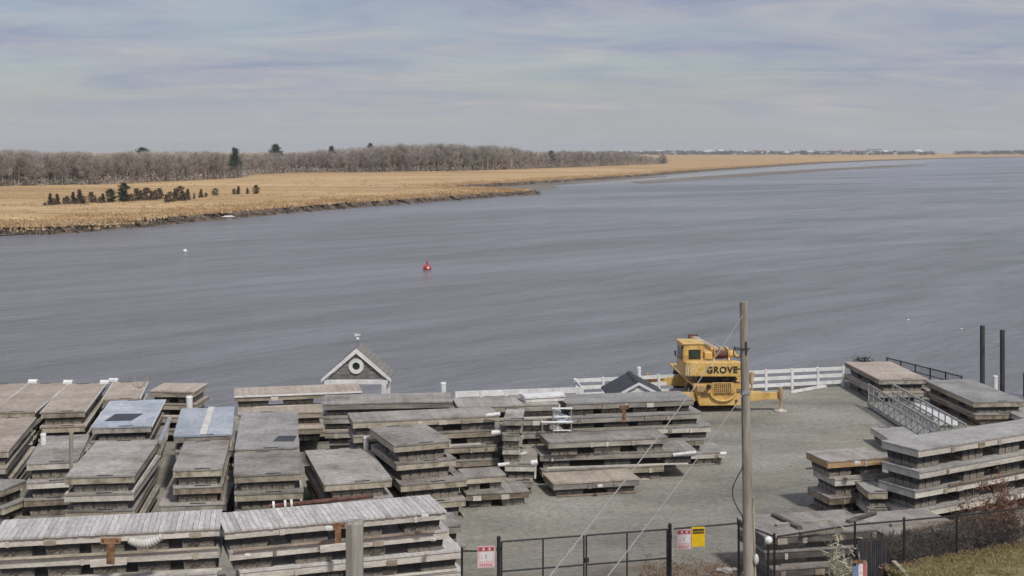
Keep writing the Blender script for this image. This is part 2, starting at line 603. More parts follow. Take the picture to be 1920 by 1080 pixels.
EDGE = [(-60, 57.0), (-30, 60.2), (-14, 62.2), (-3, 64.0), (3.3, 65.2), (3.6, 68.0), (17.6, 71.9), (20.9, 74.4), (23.4, 68.2), (24.6, 66.2), (27.5, 61), (60, 46)]
ym = MB()
rg = random.Random(3)
nearY = -25.0
cols = [(EDGE[i][0] + (EDGE[i + 1][0] - EDGE[i][0]) * k / 6, EDGE[i][1] + (EDGE[i + 1][1] - EDGE[i][1]) * k / 6) for i in range(len(EDGE) - 1) for k in range(6)] + [EDGE[-1]]
NR_ = 60
for i, (x, ye) in enumerate(cols):
    for j in range(NR_ + 1):
        y = nearY + (ye - nearY) * j / NR_
        ym.v.append((x, y, 0.0 if j in (0, NR_) else rg.uniform(-.03, 0.0)))
for i in range(len(cols) - 1):
    for j in range(NR_):
        a = i * (NR_ + 1) + j
        ym.f.append((a, a + NR_ + 1, a + NR_ + 2, a + 1))
tag(part('yard_ground', ym, M['yard'], None, smooth=True), kind='structure')
sw = MB()
for (x0, y0), (x1, y1) in zip(EDGE[:-1], EDGE[1:]):
    d = Vector((x1 - x0, y1 - y0, 0)).normalized()
    nrm = Vector((-d.y, d.x, 0)) * .35
    b0, b1 = Vector((x0, y0, 0)), Vector((x1, y1, 0))
    sw.add([b0 + Vector((0, 0, -4)), b1 + Vector((0, 0, -4)), b1 + nrm + Vector((0, 0, -4)), b0 + nrm + Vector((0, 0, -4)),
            b0 + Vector((0, 0, .06)), b1 + Vector((0, 0, .06)), b1 + nrm + Vector((0, 0, .06)), b0 + nrm + Vector((0, 0, .06))],
           [(0, 3, 2, 1), (4, 5, 6, 7), (0, 1, 5, 4), (1, 2, 6, 5), (2, 3, 7, 6), (3, 0, 4, 7)])
tag(part('seawall', sw, M['concrete'], None), kind='structure')

# grass bank at the lower right, rising towards the camera
gb = MB()
rg = random.Random(5)
P0, P1 = at(1664, 1066, .95), at(1990, 1006, 1.15)
dvec = (P1 - P0)
NX, NY = 26, 14
perp = Vector((dvec.y, -dvec.x, 0)).normalized()
leftdir = (at(1716, 1100, 1.05) - P0); leftdir.z = 0; leftdir.normalize()
for i in range(NX + 1):
    u = i / NX
    base = P0 + dvec * (u * 1.8)
    dd = (leftdir * (1 - min(1, u * 2)) + perp * min(1, u * 2)).normalized()
    for j in range(NY + 1):
        t = j / NY
        p = base + dd * (t * 14)
        z = base.z + t * 2.6 + rg.uniform(-.05, .05)
        if j == 0:
            z = -.1
        elif j == 1:
            p = base + dd * .15 + Vector((rg.uniform(-.1, .1), rg.uniform(-.12, .12), 0))
            z = base.z + rg.uniform(-.08, .08)
        gb.v.append((p.x, p.y, z))
for i in range(NX):
    for j in range(NY):
        a = i * (NY + 1) + j
        gb.f.append((a, a + 1, a + NY + 2, a + NY + 1))
# left flank of the bank
o = len(gb.v)
for j in range(NY + 1):
    x, y, z = gb.v[j]
    gb.v.append((x - .3, y, -.1))
for j in range(NY):
    gb.f.append((j, o + j, o + j + 1, j + 1))
bank = tag(part('grass_bank', gb, M['grass'], None, smooth=True), kind='structure')

# marsh: outline of its bank top, traced along the far shore
SHORE = [(-700, 470), (-400, 452), (-120, 432), (0, 424), (60, 425), (110, 424), (180, 418), (260, 412), (340, 405), (430, 398), (530, 389), (640, 381), (740, 374),
         (850, 367), (930, 361), (985, 358.5), (1003, 356.5), (960, 354), (900, 352), (856, 350.5), (850, 348.5), (880, 346), (960, 342), (1040, 337), (1120, 332), (1190, 327.5),
         (1250, 322.5), (1320, 317.5), (1400, 312.5), (1480, 307.5), (1560, 303), (1650, 299.5), (1760, 296.3), (1860, 294.4), (1990, 292.6)]


def dens(pts, step_px):
    o_ = []
    for (a, b), (c, d) in zip(pts[:-1], pts[1:]):
        n_ = max(1, int(math.hypot(c - a, d - b) / step_px))
        for k in range(n_):
            o_.append((a + (c - a) * k / n_, b + (d - b) * k / n_))
    o_.append(pts[-1])
    return o_


rg = random.Random(11)
top = []
for (px, py) in dens(SHORE, 4):
    p = at(px, py, MARSH)
    j = 1.1 * min(1.0, 500 / p.y)
    top.append(Vector((p.x + rg.uniform(-j, j), p.y + rg.uniform(-1.6 * j, 1.6 * j), MARSH + rg.uniform(-.12, .12))))
far = [Vector((4200, 5700, MARSH)), Vector((-9000, 5700, MARSH)), Vector((-6000, 500, MARSH))]
poly = top + far
tri = tessellate_polygon([[Vector((p.x, p.y, 0)) for p in poly]])
mm = MB()
mm.v = [tuple(p) for p in poly]
mm.f = [tuple(t) for t in tri]
marsh = tag(part('marsh_ground', mm, M['marsh'], None), kind='structure')
mn = bpy.context.view_layer
# flip if needed so that the top faces up
marsh.data.update()
if sum(p.normal.z for p in marsh.data.polygons) < 0:
    marsh.data.flip_normals()
# peat bank from the marsh edge down into the water
bm_ = MB()
offs = []
for i, p in enumerate(top):
    a, b = top[max(0, i - 2)], top[min(len(top) - 1, i + 2)]
    d = (b - a); d.z = 0
    d = d.normalized() if d.length > 0 else Vector((1, 0, 0))
    nrm = Vector((d.y, -d.x, 0))
    offs.append(nrm)
rows = [(0.0, .05), (.7, -.55), (2.0, -.95), (4.5, -1.5)]
for i, p in enumerate(top):
    for (o_, dz) in rows:
        jx = 0 if o_ == 0 else rg.uniform(-.5, .5)
        q = p + offs[i] * (o_ + jx)
        bm_.v.append((q.x, q.y, MARSH + dz + (rg.uniform(-.1, .1) if 0 < o_ < 4 else 0)))
for i in range(len(top) - 1):
    for j in range(3):
        a = i * 4 + j
        bm_.f.append((a, a + 1, a + 5, a + 4))
tag(part('mud_bank', bm_, M['mud'], None), kind='structure')


def flat(name, pts, z, mt, jit=.6, step=4):
    rg_ = random.Random(len(name) + len(pts))
    ps = []
    for (px, py) in dens(pts + [pts[0]], step)[:-1]:
        p = at(px, py, z)
        ps.append(Vector((p.x + rg_.uniform(-jit, jit), p.y + rg_.uniform(-jit, jit), z)))
    b_ = MB()
    b_.v = [tuple(p) for p in ps]
    b_.f = [tuple(t) for t in tessellate_polygon([[Vector((p.x, p.y, 0)) for p in ps]])]
    o_ = part(name, b_, mt, None)
    if sum(p.normal.z for p in o_.data.polygons) < 0:
        o_.data.flip_normals()
    return tag(o_, kind='structure')


flat('mud_flat', [(848, 350.6), (1000, 343.6), (1130, 337), (1245, 330), (1252, 331.6), (1180, 337), (1100, 343), (1040, 347), (1050, 352.5), (1003, 358.5), (930, 356), (860, 353)], WATER + .02, M['mudflat'])
flat('mud_flat', [(1180, 341), (1300, 331.8), (1420, 323.5), (1520, 317.5), (1650, 310.8), (1735, 308.8), (1742, 310), (1650, 314.8), (1560, 320), (1440, 328.5), (1320, 337), (1205, 345)], WATER + .02, M['mudflat'])
M['shallow'] = bpy.data.materials.new('shallow_water')
M['shallow'].use_nodes = True
_b = M['shallow'].node_tree.nodes['Principled BSDF']
_b.inputs['Base Color'].default_value = (.20, .21, .215, 1)
_b.inputs['Roughness'].default_value = .12
_b.inputs['IOR'].default_value = 1.33
flat('calm_shallows', [(1085, 338), (1190, 331.5), (1250, 326.5), (1320, 321), (1400, 316), (1480, 310.5), (1560, 306), (1650, 301.5), (1760, 297.5), (1770, 299.5), (1730, 306), (1640, 311), (1520, 318), (1420, 324), (1300, 332), (1190, 340), (1110, 347), (1060, 349), (1110, 342.5)], WATER + .01, M['shallow'])
flat('mud_spit', [(-60, 432), (0, 431.5), (60, 430.5), (104, 429.5), (106, 432.5), (60, 437), (10, 441), (-60, 443)], WATER + .12, M['mud'])

# dark peat lumps and marsh grass tufts along the shore (nobody could count them)
rng = np.random.default_rng(4)


def scatter_tris(centers, n_per, spread, size, seed, up=0.0, thin=.25):
    """thin leaf or blade triangles round many centres; returns arrays"""
    r_ = np.random.default_rng(seed)
    C = np.repeat(np.asarray(centers, float), n_per, axis=0)
    n_ = len(C)
    off = r_.normal(size=(n_, 3)) * np.asarray(spread)
    base = C + off
    d = r_.normal(size=(n_, 3))
    d[:, 2] = d[:, 2] * (1 - up) + up * 2.2
    d /= np.linalg.norm(d, axis=1)[:, None]
    s = r_.normal(size=(n_, 3))
    s -= d * (s * d).sum(1)[:, None]
    s /= np.linalg.norm(s, axis=1)[:, None]
    L = size * r_.uniform(.6, 1.4, n_)[:, None]
    v = np.empty((n_, 3, 3))
    v[:, 0] = base - s * L * thin
    v[:, 1] = base + s * L * thin
    v[:, 2] = base + d * L
    return v.reshape(-1, 3), np.arange(n_ * 3).reshape(-1, 3)


tuft_c = []
for i in range(len(top) - 1):
    if top[i].y > 1500:
        continue
    for k in range(14):
        t = rg.random()
        p = top[i].lerp(top[i + 1], t) - offs[i] * (abs(rg.gauss(0, 9)) + .1)
        tuft_c.append((p.x, p.y, MARSH))
for k in range(1500):
    px = rg.uniform(-40, 1240)
    py = rg.uniform(335, 424)
    p = at(px, py, MARSH)
    lim = np.interp(px, [q[0] for q in SHORE[:15]], [q[1] for q in SHORE[:15]])
    top_lim = np.interp(px, [0, 450, 560, 1000, 1250], [350, 334, 324, 316, 308])
    if top_lim + 2 < py < lim - 1 and px < 850:
        tuft_c.append((p.x, p.y, MARSH))
v_, t_ = scatter_tris(tuft_c, 9, (.7, .7, .02), .5, 2, up=.7, thin=.3)
tag(link('marsh_tufts', npmesh('marsh_tufts', v_, t_), None, M['marsh_tuft']), 'tan marsh grass tufts along the far shore', 'marsh grass', kind='stuff')
lump = []
for i in range(len(top) - 1):
    if top[i].y > 900:
        continue
    for k in range(2):
        p = top[i].lerp(top[i + 1], rg.random()) + offs[i] * abs(rg.gauss(1.2, 1.0))
        lump.append((p.x, p.y, WATER + rg.uniform(.0, .7)))
for k in range(240):
    p = at(rg.uniform(-60, 104), rg.uniform(430.5, 440), WATER)
    lump.append((p.x, p.y, WATER + .15))
v_, t_ = scatter_tris(lump, 14, (.5, .5, .16), .36, 8, up=.0, thin=.5)
tag(link('peat_lumps', npmesh('peat_lumps', v_, t_), None, M['mud']), 'dark peat lumps and weed along the far river bank', 'mud', kind='stuff')


# ------------------------------------------------------------------ far wood
def limb(vs_, ts_, p, q, r0, r1):
    d = q - p
    L = np.linalg.norm(d)
    d = d / L
    a = np.cross(d, [0.3, 0.9, 0.31]); a /= np.linalg.norm(a)
    b = np.cross(d, a)
    o_ = sum(len(x) for x in vs_)
    ring = np.array([[1, 0], [-.5, .866], [-.5, -.866]])
    A = p + (ring[:, :1] * a + ring[:, 1:] * b) * r0
    B = q + (ring[:, :1] * a + ring[:, 1:] * b) * r1
    vs_.append(np.vstack([A, B]))
    for k in range(3):
        k2 = (k + 1) % 3
        ts_.append([o_ + k, o_ + k2, o_ + 3 + k2])
        ts_.append([o_ + k, o_ + 3 + k2, o_ + 3 + k])


def bare_tree(seed, h=12.0, ntw=170, spread=.27):
    """trunk with limbs, and a crown of fine twigs; two meshes of unit size h"""
    r_ = np.random.default_rng(seed)
    vs_, ts_ = [], []
    lean = np.array([r_.normal(0, .03), r_.normal(0, .03), 1.0])
    p0 = np.zeros(3); p0[2] = -.3
    p1 = lean * h * .45
    p2 = lean * h * .8
    limb(vs_, ts_, p0, p1, .02 * h, .014 * h)
    limb(vs_, ts_, p1, p2, .014 * h, .005 * h)
    tips = []
    for k in range(10):
        t = r_.uniform(.28, .85)
        b = lean * h * t
        a = r_.uniform(0, 2 * math.pi)
        L = h * r_.uniform(.18, .34) * (1.15 - .55 * t)
        d = np.array([math.cos(a) * .75, math.sin(a) * .75, r_.uniform(.55, 1.0)])
        e = b + d / np.linalg.norm(d) * L
        limb(vs_, ts_, b, e, .007 * h, .002 * h)
        tips.append((b, e))
    tr_v, tr_t = np.vstack(vs_), np.array(ts_)
    n_ = ntw
    idx = r_.integers(0, len(tips), n_)
    f = r_.uniform(.25, 1.1, n_)[:, None]
    B = np.array([tips[i][0] for i in idx]); E = np.array([tips[i][1] for i in idx])
    base = B + (E - B) * f + r_.normal(size=(n_, 3)) * h * .035
    d = r_.normal(size=(n_, 3)); d[:, 2] = np.abs(d[:, 2]) + .45
    d /= np.linalg.norm(d, axis=1)[:, None]
    s = np.cross(d, r_.normal(size=(n_, 3))); s /= np.linalg.norm(s, axis=1)[:, None]
    L = h * r_.uniform(.07, .16, n_)[:, None]
    w = h * .0042 * r_.uniform(.7, 1.5, n_)[:, None]
    v = np.empty((n_, 3, 3))
    w = w * .85
    v[:, 0] = base - s * w; v[:, 1] = base + s * w; v[:, 2] = base + d * L
    return (tr_v, tr_t), (v.reshape(-1, 3), np.arange(n_ * 3).reshape(-1, 3))


PX_T = [-80, 0, 250, 450, 560, 620, 680, 760, 850, 930, 1010, 1100, 1170, 1210, 1250]
PY_T = [287.5, 287.5, 287, 287, 286.5, 284, 277, 269.5, 273, 277, 284.5, 282, 286, 292, 298]
PX_B = [-80, 0, 100, 200, 330, 450, 475, 560, 700, 860, 1000, 1110, 1200, 1250]
PY_B = [352, 350, 347, 346, 340, 334, 328, 323.5, 322.5, 321, 316.5, 312.5, 309.5, 307.5]


def wood_front(px):
    return F * (H - MARSH) / (float(np.interp(px, PX_B, PY_B)) - HZ)


def wood_h(px, Y):
    zt = H - (float(np.interp(px, PX_T, PY_T)) - HZ) * Y / F
    return max(5.0, zt - MARSH)


protos = [bare_tree(50 + k, 12.0, 650) for k in range(7)]
pm = []
for (a, b) in protos:
    pm.append((npmesh('trunk', *a), npmesh('crown', *b)))
for a, b in pm:
    a.materials.append(M['bark']); b.materials.append(M['twig'])
rg = random.Random(21)
k = 0
for i in range(150):
    px = -30 + 1275 * (i + rg.uniform(-.4, .4)) / 150
    Y = wood_front(px) + rg.uniform(0, 9)
    hh = wood_h(px, Y) * rg.uniform(.62, 1.0)
    x = (px - 960) * Y / F
    t = empty('bare_tree', (x, Y, MARSH), rg.uniform(0, 6.28), 'bare grey tree in the front row of the wood behind the marsh', 'tree', 'bare trees along the front of the far wood')
    s = hh / 12.0
    t.scale = (s * rg.uniform(.85, 1.2), s * rg.uniform(.85, 1.2), s)
    a, b = pm[i % 7]
    link('trunk', a, t); link('crown', b, t)
# the rest of the wood reads as one mass
VV, TT, no = [], [], 0
small = [bare_tree(150 + k, 12.0, 340) for k in range(6)]
for i in range(4100):
    px = rg.uniform(-90, 1250) if i < 3300 else rg.uniform(-620, -80)
    f = wood_front(px)
    Y = f + 8 + (abs(rg.gauss(0, 1)) * 55 if i % 3 else rg.uniform(0, 25))
    hh = wood_h(px, f + 40) * rg.uniform(.62, 1.04) * (1 + .03 * math.sin(px * .055) + .04 * math.sin(px * .021 + 1))
    x = (px - 960) * Y / F
    (a, at_), (b, bt) = small[i % 6]
    ang = rg.uniform(0, 6.28)
    c_, s_ = math.cos(ang), math.sin(ang)
    Rm = np.array([[c_, -s_, 0], [s_, c_, 0], [0, 0, 1]]).T
    sc_ = hh / 12.0
    for v, t in ((a, at_), (b, bt)):
        VV.append(v @ Rm * np.array([sc_ * 1.1, sc_ * 1.1, sc_]) + np.array([x, Y, MARSH]))
        TT.append(t + no)
        no += len(v)
tag(link('far_wood', npmesh('far_wood', np.vstack(VV), np.vstack(TT)), None, M['wood_mass']), 'brown grey mass of bare winter wood behind the marsh', 'wood', kind='stuff')
# undergrowth inside the wood
uc = []
for i in range(3000):
    px = rg.uniform(-90, 1252) if i < 2600 else rg.uniform(-620, -80)
    Y = wood_front(px) + rg.uniform(1, 45)
    uc.append(((px - 960) * Y / F, Y, MARSH + abs(rg.gauss(0, 1.6)) * min(1.6, Y / 700)))
v_, t_ = scatter_tris(uc, 22, (1.9, 1.9, 1.0), 1.3, 31, up=.3, thin=.10)
tag(link('undergrowth', npmesh('undergrowth', v_, t_), None, M['wood_mass']), 'brown undergrowth along the edge of the far wood', 'undergrowth', kind='stuff')


def evergreen(name, h, w, seed, mt, crown0=.12, shape='cone', nclump=70, per=20, leaf=.07):
    """tapered trunk with whorled branches carrying needle clumps"""
    r_ = np.random.default_rng(seed)
    vs_, ts_ = [], []
    limb(vs_, ts_, np.array([0, 0, -.2]), np.array([0, 0, h * .97]), .022 * h, .004 * h)
    cen = []
    for k in range(nclump):
        t = crown0 + (1 - crown0) * (k + .5) / nclump
        u = (t - crown0) / (1 - crown0)
        if shape == 'cone':
            rad = w * (1 - u) ** .8 * r_.uniform(.35, 1)
        elif shape == 'round':
            rad = w * math.sin(math.pi * min(1, .15 + .85 * u)) ** .6 * r_.uniform(.3, 1)
        else:
            rad = w * (1 - u * .75) * r_.uniform(.1, 1.05) * (1.0 if r_.random() < .8 else 1.3)
        a = r_.uniform(0, 6.28)
        e = np.array([math.cos(a) * rad, math.sin(a) * rad, t * h])
        if k % 3 == 0:
            limb(vs_, ts_, np.array([0, 0, t * h * .94]), e, .006 * h, .002 * h)
        cen.append(e)
    v, t = scatter_tris(cen, per, (w * .17, w * .17, h * .022), leaf * h, seed + 1, up=.1, thin=.26)
    a = npmesh('trunk', np.vstack(vs_), np.array(ts_)); a.materials.append(M['bark'])
    b = npmesh('crown', v, t); b.materials.append(mt)
    return a, b


def plant_tree(name, meshes, loc, label, cat, group=None, s=1.0, rz=0.0):
    t = empty(name, loc, rz, label, cat, group)
    t.scale = (s, s, s)
    link('trunk', meshes[0], t); link('crown', meshes[1], t)
    return t


pines = [(267, 278, 560, 3.4, 'round', 'dark round headed pine rising over the left part of the far wood'),
         (441, 279, 700, 3.3, 'plume', 'tall dark pine at the front of the far wood where the marsh edge steps back'),
         (517, 272, 760, 4.6, 'plume', 'dark spreading pine standing highest above the wood left of the river buoy'),
         (622, 275, 860, 3.4, 'cone', 'narrow spruce with pointed top in the wood, just left of the tallest bare trees'),
         (694, 270, 900, 3.6, 'cone', 'pointed dark spruce among the tallest bare trees of the far wood'),
         (1034, 283, 1120, 4.2, 'round', 'dark bushy pine low in the right part of the far wood'),
         (1242, 290, 1345, 4.6, 'round', 'dark bushy tree at the right end of the far wood')]
for i, (px, py, Y, w, shp, lab) in enumerate(pines):
    z = H - (py - HZ) * Y / F
    h = z - MARSH
    Y = wood_front(px) + (70, -3, 50, 30, 40, 12, -2)[i]
    h = (H - (py - HZ) * Y / F) - MARSH
    plant_tree('pine_tree' if shp != 'cone' else 'spruce_tree', evergreen('pine', h, w, 300 + i, M['pine'], (.62, .42, .62, .4, .4, .3, .1)[i], shp, 60, 34, .042),
               ((px - 960) * Y / F, Y, MARSH), lab, 'tree')

ced = [evergreen('cedar', (2.3, 2.7, 1.9, 2.5, 2.2)[k], (.85, .7, 1.0, .75, .9)[k], 400 + k, M['cedar'], .02, 'round' if k % 2 == 0 else 'cone', 46, 26, .10) for k in range(5)]
big = evergreen('pine', 4.8, 1.7, 440, M['pine'], .05, 'round', 70, 34, .075)
big2 = evergreen('pine', 3.6, 1.6, 441, M['pine'], .05, 'round', 60, 30, .085)
crowd = [(84, 386, .5), (94, 385, .9), (101, 385, 1.0), (107, 384, .8), (121, 383, 1.1), (126, 383, .9), (137, 383, .9), (142, 383, 1.15), (149, 382, 1.2), (156, 383, 1.0), (171, 381, .95),
         (179, 381, .9), (188, 381, .85), (193, 381, .8), (246, 378, 1.1), (256, 377, 1.25), (263, 376, 1.1), (275, 376, 1.35), (283, 376, 1.2), (291, 375, 1.2), (299, 374, 1.1), (311, 380, 1.0),
         (319, 379, 1.2), (328, 378, 1.3), (337, 377, 1.35), (345, 377, 1.3), (352, 376, 1.1)]
for i, (px, py, s) in enumerate(crowd):
    plant_tree('cedar_shrub', ced[i % 5], at(px, py, MARSH), 'small brown green cedar in the thicket on the tan marsh', 'shrub', 'cedars of the marsh thicket', s * (.75, 1.15, .9, 1.3, .65, 1.0, 1.2)[i % 7], i * 1.3)
sc_c = [tuple(at(q_[0] + rg.gauss(0, 3.5), q_[1] + rg.gauss(0, 1.2), MARSH)) for q_ in rg.choices(crowd, k=120)]
v_, t_ = scatter_tris([(x, y, z + .2) for x, y, z in sc_c], 16, (.8, .8, .22), .45, 71, up=.3, thin=.14)
tag(link('thicket_scrub', npmesh('thicket_scrub', v_, t_), None, M['brush']), 'low grey brown scrub filling the thicket on the marsh', 'scrub', kind='stuff')
plant_tree('pine_tree', big, at(232, 379, MARSH), 'green rounded pine standing tallest in the marsh thicket', 'tree', None, 1.0, .4)
plant_tree('pine_tree', big2, at(207, 380, MARSH), 'lower green pine just left of the tallest pine in the marsh thicket', 'tree', None, .95, 2.0)
single = [(364, 373, .55, 'tiny cedar just right of the marsh thicket'), (377, 371, .95, 'double dark cedar, first standing clear right of the marsh thicket'),
          (386, 370, .6, 'low cedar leaning beside the double dark cedar on the marsh'), (404, 367, 1.15, 'egg shaped brown cedar standing alone mid marsh'),
          (439, 365, .8, 'grey green shrub, left of the last three on the marsh'), (447, 365, .95, 'broad grey cedar close beside a smaller grey shrub on the marsh'),
          (464, 364, .75, 'small pointed cedar between the broad grey one and the last brown one'), (480, 364, 1.2, 'round brown cedar farthest right on the open marsh')]
for i, (px, py, s, lab) in enumerate(single):
    plant_tree('cedar_shrub', ced[(i * 2 + 1) % 5], at(px, py, MARSH), lab, 'shrub', 'lone cedars on the open marsh', s, i * .9)

# white debris on the marsh edge
for (px, py, w, lab) in ((428, 407, 1.3, 'white plank washed up at the water edge of the marsh'), (547, 383, 1.3, 'white board lying on the marsh grass above the bank'),
                         (675, 375, 1.3, 'farthest white board lying on the marsh edge')):
    p = at(px, py, MARSH + .05)
    d_ = MB().box(-w, w, -.35, .35, 0, .12).box(-w * .6, w * .7, -.2, .25, .12, .3)
    o_ = tag(part('washed_up_board', d_, M['white'], None), lab, 'board', 'white boards washed up on the marsh')
    o_.location = p
    o_.rotation_euler = (0, 0, .15)

# ------------------------------------------------------------------ the town on the horizon
rg = random.Random(77)


def house_mesh(w, d, h, rh):
    a = MB().box(-w / 2, w / 2, -d / 2, d / 2, 0, h)
    b = MB().prism([(-w / 2 - .4, h), (w / 2 + .4, h), (0, h + rh)] if w < d else [(-d / 2 - .4, h), (d / 2 + .4, h), (0, h + rh)], 'y' if w < d else 'x', (-d / 2 if w < d else -w / 2) - .4, (d / 2 if w < d else w / 2) + .4)
    return a.mesh('wall'), b.mesh('roof')


kinds = []
for k, (wmt, rmt, lab) in enumerate([('house_white', 'house_roof', 'white house with dark roof in the beach town on the horizon'),
                                     ('house_grey', 'house_roof', 'grey shingled house in the beach town on the horizon'),
                                     ('house_grey', 'house_white', 'grey house with pale roof in the beach town on the horizon'),
                                     ('house_white', 'house_red', 'white house with reddish roof in the beach town on the horizon')]):
    for q in range(3):
        a, b = house_mesh(rg.uniform(9, 16), rg.uniform(9, 14), rg.uniform(5, 9), rg.uniform(2.5, 5))
        a.materials.append(M[wmt]); b.materials.append(M[rmt])
        kinds.append((a, b, lab))
for i in range(135):
    px = rg.triangular(1150, 1745, 1350) if i < 105 else rg.uniform(1120, 1740)
    Y = rg.uniform(3600, 4700)
    q = rg.choice([0, 1, 2, 3, 4, 5, 6, 7, 8]) if i % 14 else rg.choice([9, 10, 11])
    a, b, lab = kinds[q]
    t = empty('house', ((px - 960) * Y / F, Y, MARSH), rg.uniform(-.6, .6), lab, 'house', 'houses of the beach town on the horizon')
    s = rg.uniform(.7, 1.15)
    t.scale = (s, s, s)
    link('wall', a, t); link('roof', b, t)
t = empty('house', atY(1418, 289.5, 4200), .2, 'house with the brightest red brown roof on the horizon', 'house', 'houses of the beach town on the horizon')
t.location.z = MARSH
a, b = house_mesh(18, 12, 7, 6); a.materials.append(M['house_grey']); b.materials.append(M['house_red'])
link('wall', a, t); link('roof', b, t)
t = empty('domed_hall', atY(1722, 289, 4400), 0, 'large pale domed hall at the right end of the town on the horizon', 'building')
t.location.z = MARSH
part('wall', MB().tube((0, 0, 0), (0, 0, 6), 17, 17, 20), M['house_white'], t)
part('dome', MB().ball((0, 0, 6), 17, 20, 10, (1, 1, .55)), M['white'], t, smooth=True)
t = empty('apartment_block', atY(1640, 289, 4300), 0, 'long pale block above the other roofs of the town on the horizon', 'building')
t.location.z = MARSH
part('wall', MB().box(-22, 22, -8, 8, 0, 13), M['house_white'], t)
part('roof', MB().prism([(-8.5, 13), (8.5, 13), (0, 16.5)], 'x', -22.5, 22.5), M['house_roof'], t)
part('window', MB().box(-19, 19, -8.1, -8.02, 8.2, 10), M['house_roof'], t)
tc_ = []
for i in range(900):
    px = rg.uniform(1120, 1750) if i % 4 else rg.uniform(1790, 1990)
    Y = rg.uniform(3500, 4800)
    if px > 1790 and rg.random() < .35:
        px = rg.uniform(1860, 1990)
    tc_.append(((px - 960) * Y / F, Y, rg.uniform(0, 5) + (2 if px > 1800 else 0)))
v_, t_ = scatter_tris(tc_, 24, (5, 5, 2.2), 3.2, 61, up=.2, thin=.3)
tag(link('town_trees', npmesh('town_trees', v_, t_), None, M['brush']), 'dark scrub and trees among the houses on the horizon', 'trees', kind='stuff')

# ------------------------------------------------------------------ buoys and pilings in the water
p = at(801, 506, WATER)
t = empty('channel_buoy', p, .3, 'red channel buoy floating in the middle of the river', 'buoy')
part('hull', MB().ball((0, 0, .2), .52, 16, 10, (1, 1, .9)), M['buoy_red'], t)
part('topmark', MB().tube((0, 0, .62), (0, 0, 1.0), .09, .09, 8).tube((0, 0, .86), (0, 0, 1.1), .2, .12, 12), M['buoy_red'], t)
part('number_panel', MB().box(-.12, .12, -.55, -.50, .16, .44), M['white_dirty'], t)
p = at(347, 473, WATER)
t = empty('mooring_buoy', p, 0, 'small white mooring ball floating on the river at left', 'buoy')
part('ball', MB().ball((0, 0, .16), .32, 14, 9), M['white'], t, smooth=True)
part('ring', MB().tube((0, 0, .42), (0, 0, .6), .07, .05, 8), M['galv'], t)
for (px, py, lab) in ((1703, 600, 'pale float drifting on the water above the low dock, left of the pilings'), (1803, 617, 'pale float low in the water just left of the pilings')):
    o_ = tag(part('net_float', MB().ball((0, 0, .02), .08, 10, 6, (1.6, 1, .7)), M['white_dirty'], None, smooth=True), lab, 'float')
    o_.location = at(px, py, WATER)

for (px, top_y, Y, lab) in ((1842, 612, 80, 'tall dark steel piling, the left one of the close pair'), (1879.5, 620, 80, 'dark steel piling at the right of the close pair'), (1923, 700, 80, 'dark piling cut by the right edge behind the grey dock')):
    p = atY(px, top_y, Y)
    t = empty('piling', (p.x, p.y, WATER), 0, lab, 'piling')
    part('shaft', MB().tube((0, 0, -2), (0, 0, p.z - WATER), .145, .145, 14), M['steel_dark'], t, smooth=False)
    part('cap', MB().tube((0, 0, p.z - WATER), (0, 0, p.z - WATER + .05), .16, .12, 14), M['black_metal'], t)


# ------------------------------------------------------------------ dock sections
CACHE = {}


def deck_mesh(L, W, th, mt, r=.08):
    key = ('deck', round(L, 2), round(W, 2), mt)
    if key not in CACHE:
        pts = []
        for (cx_, cy_, a0) in ((L / 2 - r, W / 2 - r, 0), (-L / 2 + r, W / 2 - r, 90), (-L / 2 + r, -W / 2 + r, 180), (L / 2 - r, -W / 2 + r, 270)):
            for k in range(4):
                a = R(a0 + 30 * k)
                pts.append((cx_ + r * math.cos(a), cy_ + r * math.sin(a)))
        m = MB().prism(pts, 'z', -th, 0).mesh('deck')
        m.materials.append(M[mt])
        CACHE[key] = m
    return CACHE[key]


def box_mesh(name, sx, sy, sz, mt):
    key = (name, round(sx, 2), round(sy, 2), round(sz, 3), mt)
    if key not in CACHE:
        m = MB().box(-sx / 2, sx / 2, -sy / 2, sy / 2, 0, sz).mesh(name)
        m.materials.append(M[mt])
        CACHE[key] = m
    return CACHE[key]


